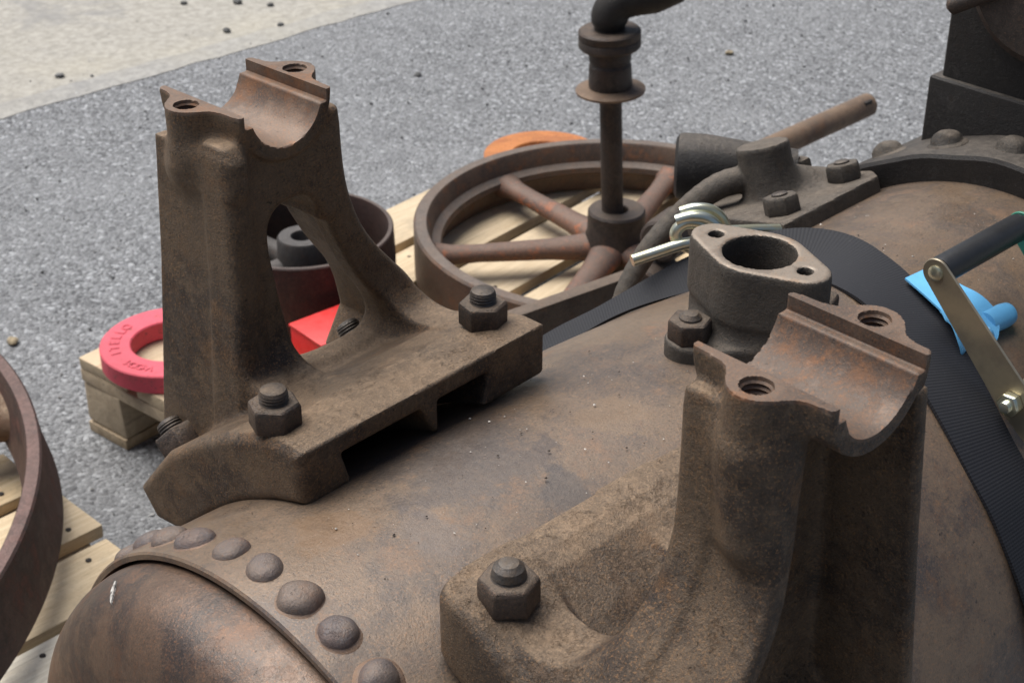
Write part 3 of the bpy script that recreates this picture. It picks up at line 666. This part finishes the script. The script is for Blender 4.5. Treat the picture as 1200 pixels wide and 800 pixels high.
chips('paint_chips', 170, 'chip', 0.0003, 0.0014, 3); chips('dirt_specks', 200, 'chipdark', 0.0003, 0.0013, 5)

# ---------------------------------------------------------------- ratchet strap over the boiler
strap = thing('ratchet_strap', (0.97, YC, ZC + RB), 'black webbing ratchet strap with zinc fittings pulled over the boiler', 'strap')
def ribbon(name, ctrl, half, thick=0.0028, n=7, nw=8, halves=None):
    """ctrl: (center, across, lift) ; builds a closed ribbon with uv"""
    C_ = smooth_path([c[0] for c in ctrl], n); A_ = smooth_path([c[1] for c in ctrl], n)
    V, Fc, UV = [], [], []; s = 0.0; N = len(C_); H_ = [p.x for p in smooth_path([(h, 0, 0) for h in (halves or [half] * len(ctrl))], n)]
    for i in range(N):
        half = H_[i]
        t = (C_[min(i + 1, N - 1)] - C_[max(i - 1, 0)]).normalized(); a = A_[i].normalized(); a = (a - t * a.dot(t)).normalized(); nn = t.cross(a)
        if i: s += (C_[i] - C_[i - 1]).length
        for side in (1, -1):
            for k in range(nw + 1):
                q = (k / nw * 2 - 1) * side; V.append(C_[i] + a * half * q + nn * thick * 0.5 * side); UV.append((s, q * half))
    m_ = 2 * (nw + 1)
    for i in range(N - 1):
        for k in range(m_): Fc.append((i * m_ + k, i * m_ + (k + 1) % m_, (i + 1) * m_ + (k + 1) % m_, (i + 1) * m_ + k))
    Fc.append(tuple(range(m_))[::-1]); Fc.append(tuple((N - 1) * m_ + k for k in range(m_)))
    me = bpy.data.meshes.new(name); me.from_pydata([tuple(v) for v in V], [], Fc)
    uvl = me.uv_layers.new(name='UVMap')
    for l in me.loops: uvl.data[l.index].uv = UV[l.vertex_index]
    me.polygons.foreach_set('use_smooth', [True] * len(me.polygons)); me.update(); me.set_sharp_from_angle(angle=R_(50)); return me
def sp_(deg, x, r, ax_tilt=0.0, lift=0.0):
    th = R_(deg); p = polar(th, RB + r, x); n = Vector((0, math.sin(th), math.cos(th))); tg = Vector((0, math.cos(th), -math.sin(th)))
    a = Vector((1, 0, 0)) + tg * ax_tilt + n * lift; return (p, a)
ctrl = [sp_(-125, 0.925, 0.003), sp_(-95, 0.925, 0.003), sp_(-70, 0.925, 0.003), sp_(-52, 0.925, 0.003), sp_(-40, 0.929, 0.003, 0.2), sp_(-30, 0.940, 0.004, 0.35), sp_(-20, 0.958, 0.004, 0.45), sp_(-10, 0.979, 0.005, 0.3),
        sp_(0, 0.990, 0.007, 0.2, 0.15), sp_(9, 0.992, 0.009, 0.05, 0.35), sp_(17, 0.972, 0.011, -0.2, 0.45), sp_(25, 0.940, 0.010, -0.3, 0.5), sp_(33, 0.902, 0.008, -0.4, 0.5), sp_(42, 0.866, 0.006, -0.4, 0.4), sp_(55, 0.81, 0.009, -0.3, 0.3), sp_(75, 0.78, 0.008, -0.2, 0.1), sp_(110, 0.775, 0.004)]
hv = [0.030] * 10 + [0.024, 0.0195, 0.013, 0.011, 0.013, 0.02, 0.027]
obj('webbing', ribbon('webbing', ctrl, 0.027, halves=hv), 'web', strap)
ctrl = [sp_(-31, 1.075, 0.012, 0.1), sp_(-34, 1.06, 0.010, 0.1), sp_(-38, 1.045, 0.008, 0.0), sp_(-46, 1.035, 0.008), sp_(-60, 1.03, 0.005), sp_(-85, 1.03, 0.004)]
obj('webbing', ribbon('webbing_tail', ctrl, 0.026), 'web', strap)
# ratchet lever
P1, P2 = Vector((0.965, 0.557, 0.943)), Vector((0.965, 0.478, 0.865))
dv = (P2 - P1).normalized(); L = (P2 - P1).length; dn_ = Vector((1, 0, 0)).cross(dv)
pl2 = hull([(0, 0, 0.0115), (L * 0.5, 0, 0.0125), (L, 0, 0.0145), (L + 0.045, -0.006, 0.0145)])
for x in (0.0, 0.118):
    obj('ratchet_plate', prism('ratchet_plate', pl2, -0.0012, 0.0012, 0.0006, 1), 'zplate' if x == 0 else 'green', strap, frame(P1 + Vector((x, 0, 0)), dv, dn_, (1, 0, 0)))
obj('grip', lathe('grip', [(0, 0.003), (0.0105, 0.003), (0.0112, 0.006), (0.0112, 0.112), (0.0105, 0.115), (0, 0.115)], 14), 'grip', strap, frame(P1, (0, 1, 0), (0, 0, 1), (1, 0, 0)))
rvp = lathe('lever_rivet', [(0.0062, 0), (0.006, 0.0012), (0.004, 0.0022), (0, 0.0025)], 24)
obj('lever_rivet', rvp, 'zinc', strap, frame(P1 - Vector((0.0012, 0, 0)), (0, 1, 0), (0, 0, -1), (-1, 0, 0)))
zn = hexnut('pivot_nut', 0.017, 0.008, 0.0015); obj('pivot_nut', zn, 'zinc', strap, frame(P2 - Vector((0.0012, 0, 0)), (0, 1, 0), (0, 0, -1), (-1, 0, 0)))
obj('pivot_stud', studmesh('pivot_stud', 0.0048, 0.005, 0.0015, 0.0012), 'zinc', strap, frame(P2 - Vector((0.009, 0, 0)), (0, 1, 0), (0, 0, -1), (-1, 0, 0)))
obj('spindle', lathe('spindle', [(0, 0.0), (0.010, 0.0), (0.010, 0.118), (0, 0.118)], 24), 'zplate', strap, frame(P2, (0, 1, 0), (0, 0, 1), (1, 0, 0)))
# blue sleeve folded on the strap
XA = Vector((1, 0.0, 0.0))
bl = [((1.014, 0.604, 0.9065), XA), ((1.013, 0.588, 0.9045), XA), ((1.012, 0.570, 0.901), XA), ((1.011, 0.553, 0.896), XA), ((1.000, 0.540, 0.8905), XA), ((0.993, 0.534, 0.8865), XA), ((0.993, 0.5325, 0.8825), XA), ((0.996, 0.536, 0.8795), XA), ((1.0, 0.545, 0.8825), XA)]
obj('blue_sleeve', ribbon('blue_sleeve', bl, 0.014, 0.0016, halves=[0.013, 0.017, 0.021, 0.025, 0.023, 0.019, 0.018, 0.018, 0.018]), 'blue', strap, label='bright blue sleeve folded over the strap')
obj('blue_sleeve', lathe('blue_tongue', [(0, 0), (0.006, 0.0012), (0.0092, 0.005), (0.0100, 0.011), (0.0096, 0.034), (0, 0.036)], 30), 'blue', strap, frame((1.053, 0.537, 0.884), (0, 1, 0), (0, 0, -1), (-1, 0.05, 0.1)))
# wire hook
def pt(th, r, x): return polar(R_(th), RB + r, x)
h1 = smooth_path([(0.897, 0.802, 0.886), (0.915, 0.793, 0.890), (0.935, 0.782, 0.895), (0.950, 0.773, 0.897), (0.955, 0.771, 0.904), (0.951, 0.776, 0.911), (0.942, 0.784, 0.912), (0.936, 0.789, 0.904), (0.938, 0.786, 0.894), (0.948, 0.776, 0.888)], 6)
obj('hook', tube('hook', h1, 0.0052, 14), 'zinc', strap)
h2 = smooth_path([(0.937, 0.790, 0.914), (0.945, 0.782, 0.9175), (0.955, 0.773, 0.916), (0.962, 0.766, 0.908), (0.965, 0.762, 0.896)], 6)
h3 = [p + Vector((0.010, 0.004, 0.003)) for p in h2]
obj('hook', tube('hook_wire', h2, 0.0052, 14), 'zinc', strap); obj('hook', tube('hook_wire', h3, 0.0052, 14), 'zinc', strap)
obj('hook', tube('hook_bar', [(0.968, 0.766, 0.902), (0.995, 0.753, 0.899), (1.018, 0.743, 0.895)], 0.005, 12), 'zinc', strap)

# ---------------------------------------------------------------- pallets
nail = lathe('nail', [(0.0042, -0.002), (0.0042, 0.0006), (0.003, 0.001), (0, 0.001)], 12); nail.materials.append(M['bore'])
def pallet(origin, ang, planks, blocks, label, zd=0.145, mats=None, stringers=()):
    base = T(*origin) @ Matrix.Rotation(R_(ang), 4, 'Z')
    p = thing('pallet', origin, label, 'pallet')
    for i, (x0, x1, y0, y1) in enumerate(planks):
        o = obj('plank', box('plank', (x0, y0, zd - 0.021 + rnd.uniform(-0.001, 0)), (x1, y1, zd + rnd.uniform(-0.001, 0.001)), 0.003, 2, 0.0012), (mats or {}).get(i, 'wood'), p, base)
    for i, (x0, x1, y0, y1) in enumerate(planks):
        for nx in (x0 + 0.05, (x0 + x1) / 2, x1 - 0.05):
            for ny in (y0 + 0.028, y1 - 0.028):
                obj('nail', nail, None, p, base @ T(nx + rnd.uniform(-0.012, 0.012), ny + rnd.uniform(-0.006, 0.006), zd + 0.0004))
    for x0, x1, y0, y1 in stringers:
        obj('stringer', box('stringer', (x0, y0, zd - 0.045), (x1, y1, zd - 0.0225), 0.003, 2, 0.001), 'woodold', p, base)
    for x0, x1, y0, y1 in blocks:
        obj('block', box('block', (x0, y0, 0.0215), (x1, y1, zd - 0.0455), 0.006, 2, 0.003), 'woodold', p, base)
    for y0, y1 in sorted({(b[2], b[3]) for b in blocks}):
        obj('runner', box('runner', (min(b[0] for b in blocks), y0, 0.0), (max(b[1] for b in blocks), y1, 0.0210), 0.003, 2, 0.001), 'woodold', p, base)
    return p
# main pallet: local x runs away along the boiler, local y goes to the boiler (negative)
pk = []; y = 0.0
for wv in (0.12, 0.10, 0.13, 0.10, 0.12, 0.10, 0.13): pk.append((0.0, 1.25, y - wv, y)); y -= wv + 0.028
bl_ = [(xa, xa + 0.10, ya - 0.10, ya) for xa in (0.0, 0.57, 1.15) for ya in (0.0, -0.45, -0.872)]
pallet((1.054, 2.163, 0), 7.0, pk, bl_, 'pale wooden pallet carrying the spoked wheel, pulley and red ring', stringers=[(xa, xa + 0.10, -0.972, 0.0) for xa in (0.0, 0.57, 1.15)])
# left pallet under the flywheel
pk = [(-0.9, 0.0, -0.145, -0.03), (-0.9, 0.012, -0.0, 0.115), (-0.9, 0.006, 0.145, 0.26), (-0.9, 0.0, 0.30, 0.41), (-0.9, 0.0, 0.44, 0.56), (-0.9, 0.0, 0.60, 0.70), (-0.9, -0.135, -0.285, -0.163)]
bl_ = [(xa, xa + 0.10, ya, ya + 0.10) for xa in (-0.13, -0.5, -0.9) for ya in (-0.145, 0.22, 0.60)]
pallet((0.826, 1.728, 0), 2.0, pk, bl_, 'pale wooden pallet under the big rusty flywheel at the left edge', mats={6: 'woodpale'}, stringers=[(xa, xa + 0.10, -0.28, 0.70) for xa in (-0.11, -0.5, -0.9)])

# ---------------------------------------------------------------- spoked wheel on the main pallet
ZD = 0.147
wc = Vector((1.935, 1.772, ZD))
wheel = thing('spoked_wheel', wc, 'brown iron wheel with six round spokes lying flat on the pallet', 'wheel')
wz = 0.100
rim_prof = [(0.366, 0.002), (0.366, wz - 0.004), (0.362, wz), (0.343, wz), (0.340, wz - 0.003), (0.333, wz - 0.035), (0.318, wz - 0.042), (0.316, wz - 0.052), (0.331, wz - 0.062), (0.338, 0.002)]
obj('rim', lathe('rim', rim_prof, 128, closed=True), 'wheel', wheel, T(*wc))
obj('hub', lathe('hub', [(0.022, 0.0), (0.05, 0.0), (0.0525, 0.003), (0.058, 0.03), (0.058, 0.06), (0.0525, 0.075), (0.052, 0.113), (0.049, 0.117), (0.022, 0.117), (0.0205, 0.115)], 64, closed=True), 'pipe', wheel, T(*wc))
sk = tube('spoke', [(0.04, 0, 0.052), (0.07, 0, 0.052), (0.12, 0, 0.052), (0.25, 0, 0.052), (0.30, 0, 0.052), (0.328, 0, 0.052)], [0.030, 0.026, 0.0215, 0.018, 0.020, 0.027], 20); sk.materials.append(M['spoke'])
for k in range(6): obj('spoke', sk, None, wheel, T(*wc) @ Matrix.Rotation(R_(24 + 60 * k), 4, 'Z') @ Matrix.Diagonal((1, 1.15, 0.85, 1)))

# standing rod with collars and elbow
pb = Vector((wc.x - 0.004, wc.y, 0.150))
pipe = thing('standing_pipe', pb, 'dark iron pipe with collars and elbow standing in the wheel hub', 'pipe')
PM = T(*pb) @ Matrix.Rotation(R_(-2.6), 4, fw_h.normalized()) 
z0 = 0.15
def L2(prof): return [(r, z - z0) for r, z in prof]
obj('rod', lathe('rod', L2([(0, 0.1505), (0.0195, 0.1505), (0.0195, 0.60), (0, 0.60)]), 40), 'pipe', pipe, PM)
obj('flange_disc', lathe('flange_disc', L2([(0.019, 0.482), (0.05, 0.487), (0.060, 0.490), (0.0605, 0.494), (0.055, 0.4955), (0.037, 0.499), (0.019, 0.499)]), 56, closed=True), 'shaft', pipe, PM)
obj('collar', lathe('collar', L2([(0.019, 0.4995), (0.0375, 0.4995), (0.0380, 0.502), (0.0365, 0.538), (0.0345, 0.5405), (0.034, 0.545), (0.0365, 0.547), (0.0365, 0.566), (0.019, 0.566)]), 56, closed=True), 'pipe', pipe, PM)
obj('union_nut', lathe('union_nut', L2([(0.019, 0.5665), (0.050, 0.568), (0.0535, 0.572), (0.0535, 0.584), (0.0525, 0.5855), (0.0535, 0.587), (0.0535, 0.598), (0.0500, 0.601), (0.019, 0.601)]), 56, closed=True), 'pipe', pipe, PM)
el = [(0, 0, 0.4515), (0, 0, 0.458), (0, 0, 0.464)] + [(0.040 * (1 - math.cos(a)), 0, 0.466 + 0.038 * math.sin(a)) for a in np.linspace(0.15, math.pi / 2 - 0.1, 9)] + [(0.075, 0, 0.508), (0.105, 0, 0.520), (0.125, 0, 0.545), (0.132, 0, 0.58), (0.133, 0, 0.64)]
obj('elbow', tube('elbow', el, [0.026, 0.027, 0.031] + [0.032] * 9 + [0.032] * 5, 28), 'black', pipe, PM @ Matrix.Rotation(math.atan2(rt.y, rt.x), 4, 'Z'))

# orange ring behind the wheel
def ring(name, c, ro, ri, h, mat, label, cat, tilt=None):
    me = lathe(name, [(ri, 0.002), (ri + 0.002, 0), (ro - 0.002, 0), (ro, 0.002), (ro, h - 0.002), (ro - 0.002, h), (ri + 0.002, h), (ri, h - 0.002)], 96, closed=True)
    o = obj(name, me, mat, None, T(*c) @ (tilt or Matrix.Identity(4))); tag(o, label, cat); return o
ring('rusty_ring', (2.175, 2.205, ZD), 0.124, 0.066, 0.018, 'orange', 'flat bright orange rusty ring half hidden behind the spoked wheel', 'ring')
rg = ring('red_ring', (1.166, 2.050, ZD), 0.1165, 0.066, 0.033, 'pink', 'faded red ring with raised letters lying on the pallet corner', 'ring')
def raised(txt, ang0, r, size, parent, z, spread=1.0):
    for i, ch in enumerate(txt):
        cu = bpy.data.curves.new('glyph', 'FONT'); cu.body = ch; cu.size = size; cu.extrude = 0.0011; cu.align_x = 'CENTER'; cu.align_y = 'CENTER'; cu.bevel_depth = 0.0004
        tmp = bpy.data.objects.new('glyph', cu); COL.objects.link(tmp); dg = bpy.context.evaluated_depsgraph_get(); me = bpy.data.meshes.new_from_object(tmp.evaluated_get(dg))
        bpy.data.objects.remove(tmp)
        a = R_(ang0 - i * spread * 57.3 * size * 0.78 / r)
        w = T(parent.matrix_basis.translation.x + r * math.cos(a), parent.matrix_basis.translation.y + r * math.sin(a), z) @ Matrix.Rotation(a - math.pi / 2, 4, 'Z')
        me.name = 'raised_letter'; me.materials.clear(); obj('raised_letter', me, 'pink', parent, w)
raised('WOOM', 213, 0.092, 0.021, rg, ZD + 0.033, 0.72); raised('ITELLO', 165, 0.092, 0.023, rg, ZD + 0.033); raised('Y7A', 262, 0.089, 0.021, rg, ZD + 0.033)

# small deep pulley
pc = Vector((1.43, 2.032, ZD))
pu = thing('belt_pulley', pc, 'deep dark red iron pulley with thick hub seen through the far bracket', 'pulley')
obj('rim', lathe('pulley_rim', [(0.154, 0.002), (0.157, 0.05), (0.1575, 0.10), (0.1555, 0.155), (0.1535, 0.157), (0.1475, 0.157), (0.1465, 0.155), (0.148, 0.10), (0.147, 0.002)], 96, closed=True), 'redbrown', pu, T(*pc))
obj('hub', lathe('pulley_hub', [(0.019, 0.02), (0.044, 0.02), (0.047, 0.08), (0.044, 0.138), (0.041, 0.142), (0.021, 0.142), (0.019, 0.139)], 48, closed=True), 'darkhub', pu, T(*pc))
sk2 = tube('pulley_spoke', [(0.03, 0, 0.08), (0.07, 0, 0.08), (0.12, 0, 0.08), (0.150, 0, 0.08)], [0.028, 0.022, 0.020, 0.026], 16); sk2.materials.append(M['darkhub'])
for k in range(5): obj('spoke', sk2, None, pu, T(*pc) @ Matrix.Rotation(R_(20 + 72 * k), 4, 'Z'))

# red box
rb = thing('red_box', (1.34, 1.81, ZD), 'small glossy red metal box on the pallet behind the far bracket', 'box')
RM = T(1.265, 1.768, ZD) @ Matrix.Rotation(R_(-3), 4, 'Z')
obj('body', box('red_body', (0, 0, 0), (0.215, 0.088, 0.098), 0.002, 2), 'red', rb, RM)
obj('lid', box('red_lid', (-0.002, -0.002, 0.0985), (0.217, 0.090, 0.1035), 0.0015, 2), 'red', rb, RM)

# iron bar casting between boiler and wheel
ba = R_(-7.6); BM = T(1.27, 1.345, 0) @ Matrix.Rotation(ba, 4, 'Z')
bar = thing('iron_bar_casting', (1.36, 1.33, 0.147), 'long flat iron arm casting with round bosses behind the boiler', 'casting')
obj('bar', box('bar', (-0.12, -0.022, 0.395), (0.235, 0.0, 0.482), 0.004, 2), 'bar', bar, BM)
obj('foot', box('bar_foot', (-0.10, -0.020, 0.1475), (0.0, -0.002, 0.396), 0.004, 2), 'bar', bar, BM)
obj('foot', box('bar_foot', (0.14, -0.020, 0.1475), (0.23, -0.002, 0.396), 0.004, 2), 'bar', bar, BM)
bs = lathe('boss', [(0, 0), (0.026, 0), (0.030, 0.003), (0.031, 0.012), (0.031, 0.06), (0, 0.06)], 40); bs.materials.append(M['pipe'])
for x, z in ((0.225, 0.525), (0.200, 0.460)):
    w = BM @ T(x, -0.03, z); obj('boss', bs, None, bar, w @ Matrix.Rotation(R_(-70), 4, 'Z') @ Matrix.Rotation(R_(-90), 4, 'X'))

# shaft lying beyond
sh = lathe('shaft', [(0, 0), (0.021, 0.0), (0.0255, 0.005), (0.0255, 0.62), (0, 0.62)], 36)
shaft = thing('iron_shaft', (2.6, 1.85, 0.16), 'brown rusty round shaft with a slot, poking out behind the grey casting', 'shaft')
SM = frame((2.830, 1.858, 0.196), (0, 1, 0), (0, 0, -1), (-1, -0.02, -0.02))
obj('shaft_body', sh, 'shaft', shaft, SM)
obj('slot', box('slot', (-0.0215, -0.0215, 0.020), (-0.0135, -0.0135, 0.046), 0.001, 1), 'bore', shaft, SM)

# ---------------------------------------------------------------- big flywheel at the left edge
fc_ = Vector((0.123, 2.083, 0.200))
fly = thing('flywheel', (fc_.x, fc_.y, 0.147), 'huge flat-lying flywheel with worn red rim cut off by the left edge', 'flywheel')
obj('rim', lathe('fly_rim', [(0.752, 0.003), (0.750, 0.0), (0.700, 0.0), (0.704, 0.012), (0.712, 0.05), (0.716, 0.098), (0.718, 0.101), (0.734, 0.101), (0.737, 0.098), (0.742, 0.05)], 200, closed=True), 'flyrim', fly, T(*fc_))
obj('hub', lathe('fly_hub', [(0.03, -0.052), (0.09, -0.052), (0.09, 0.12), (0.03, 0.12)], 48, closed=True), 'flyrim', fly, T(*fc_))
sp5 = tube('fly_spoke', [(0.08, 0, 0.045), (0.3, 0, 0.04), (0.55, 0, 0.035), (0.66, 0, 0.035), (0.70, 0, 0.035), (0.715, 0, 0.035)], [0.055, 0.042, 0.036, 0.040, 0.055, 0.075], 24); sp5.materials.append(M['flyspoke'])
for k in range(6): obj('spoke', sp5, None, fly, T(*fc_) @ Matrix.Rotation(R_(-9 + 60 * k), 4, 'Z') @ Matrix.Diagonal((1, 1, 0.6, 1)))

# ---------------------------------------------------------------- loose stones
def stone(p, s, mat, label, seed):
    r = random.Random(seed); bm = bmesh.new(); bmesh.ops.create_icosphere(bm, subdivisions=2, radius=1)
    for v in bm.verts: v.co = Vector((v.co.x * s * r.uniform(0.85, 1.1), v.co.y * s * 0.75 * r.uniform(0.85, 1.1), v.co.z * s * 0.5 * r.uniform(0.85, 1.1)))
    o = obj('pebble', bm_mesh('pebble', bm, 30), mat, None, T(p[0], p[1], p[2] + s * 0.42) @ Matrix.Rotation(r.uniform(0, 6), 4, 'Z')); tag(o, label, 'pebble', 'loose pebbles on the paving')

for i, (p, sz, mt_, lb) in enumerate([
    ((1.870, 3.694, 0.004), 0.013, 'stone', 'dark pebble on the concrete at the far left'),
    ((1.933, 3.640, 0.004), 0.006, 'stone', 'tiny dark pebble beside the concrete edge at left'),
    ((2.390, 3.690, 0.004), 0.014, 'stone', 'grey pebble on the concrete above the far bracket'),
    ((2.528, 3.625, 0.004), 0.012, 'stone', 'grey pebble near the concrete edge, above the bearing cap'),
    ((2.557, 3.876, 0.004), 0.016, 'stone', 'larger grey pebble at the top edge of the concrete'),
    ((2.613, 3.790, 0.004), 0.011, 'stone', 'small pebble near the top edge of the concrete'),
    ((2.438, 3.978, 0.004), 0.011, 'stone', 'small pebble furthest back on the concrete'),
    ((2.561, 3.066, 0.0), 0.012, 'stone', 'dark pebble alone on the tarmac behind the far bracket'),
    ((3.279, 2.611, 0.0), 0.013, 'stonetan', 'brown pebble on the tarmac left of the chimney base'),
    ((1.103, 2.522, 0.0), 0.014, 'stonetan', 'brown pebble on the tarmac above the flywheel rim')]):
    stone(p, sz, mt_, lb, i)

def grit(name, n, mat, x0, x1, y0, y1, lo, hi, z, seed):
    r = np.random.default_rng(seed); ph = (1 + 5 ** 0.5) / 2
    base = np.array([(1, 0, 0), (0, 1, 0), (-1, 0, 0), (0, -1, 0), (0, 0, 1), (0, 0, -1)], float)
    F0 = np.array([(0, 1, 4), (1, 2, 4), (2, 3, 4), (3, 0, 4), (1, 0, 5), (2, 1, 5), (3, 2, 5), (0, 3, 5)])
    s_ = lo + (hi - lo) * r.random(n) ** 3; a_ = r.uniform(0, 6.3, n)
    P = base[None] * s_[:, None, None] * r.uniform(0.6, 1.3, (n, 6, 1)) * np.array([1, 0.8, 0.6])
    X = P[..., 0] * np.cos(a_)[:, None] - P[..., 1] * np.sin(a_)[:, None] + r.uniform(x0, x1, n)[:, None]
    Y = P[..., 0] * np.sin(a_)[:, None] + P[..., 1] * np.cos(a_)[:, None] + r.uniform(y0, y1, n)[:, None]
    Z = P[..., 2] + (s_ * 0.35)[:, None] + z
    V = np.stack([X, Y, Z], -1).reshape(-1, 3); Fc = (F0[None] + (np.arange(n) * 6)[:, None, None]).reshape(-1, 3)
    o = obj(name, mesh(name, V.tolist(), Fc.tolist(), 25), mat); o['kind'] = 'stuff'; o['label'] = lb_[name]; o['category'] = 'grit'; return o
lb_ = {'pale_grit': 'pale loose grit scattered over the grey tarmac', 'dark_grit': 'dark loose grit scattered over the grey tarmac'}
grit('pale_grit', 5200, 'gritpale', 0.6, 5.6, 1.2, 5.2, 0.0016, 0.0052, 0.001, 2)
grit('dark_grit', 3600, 'gritdark', 0.6, 5.6, 1.2, 5.2, 0.0018, 0.0062, 0.001, 4)
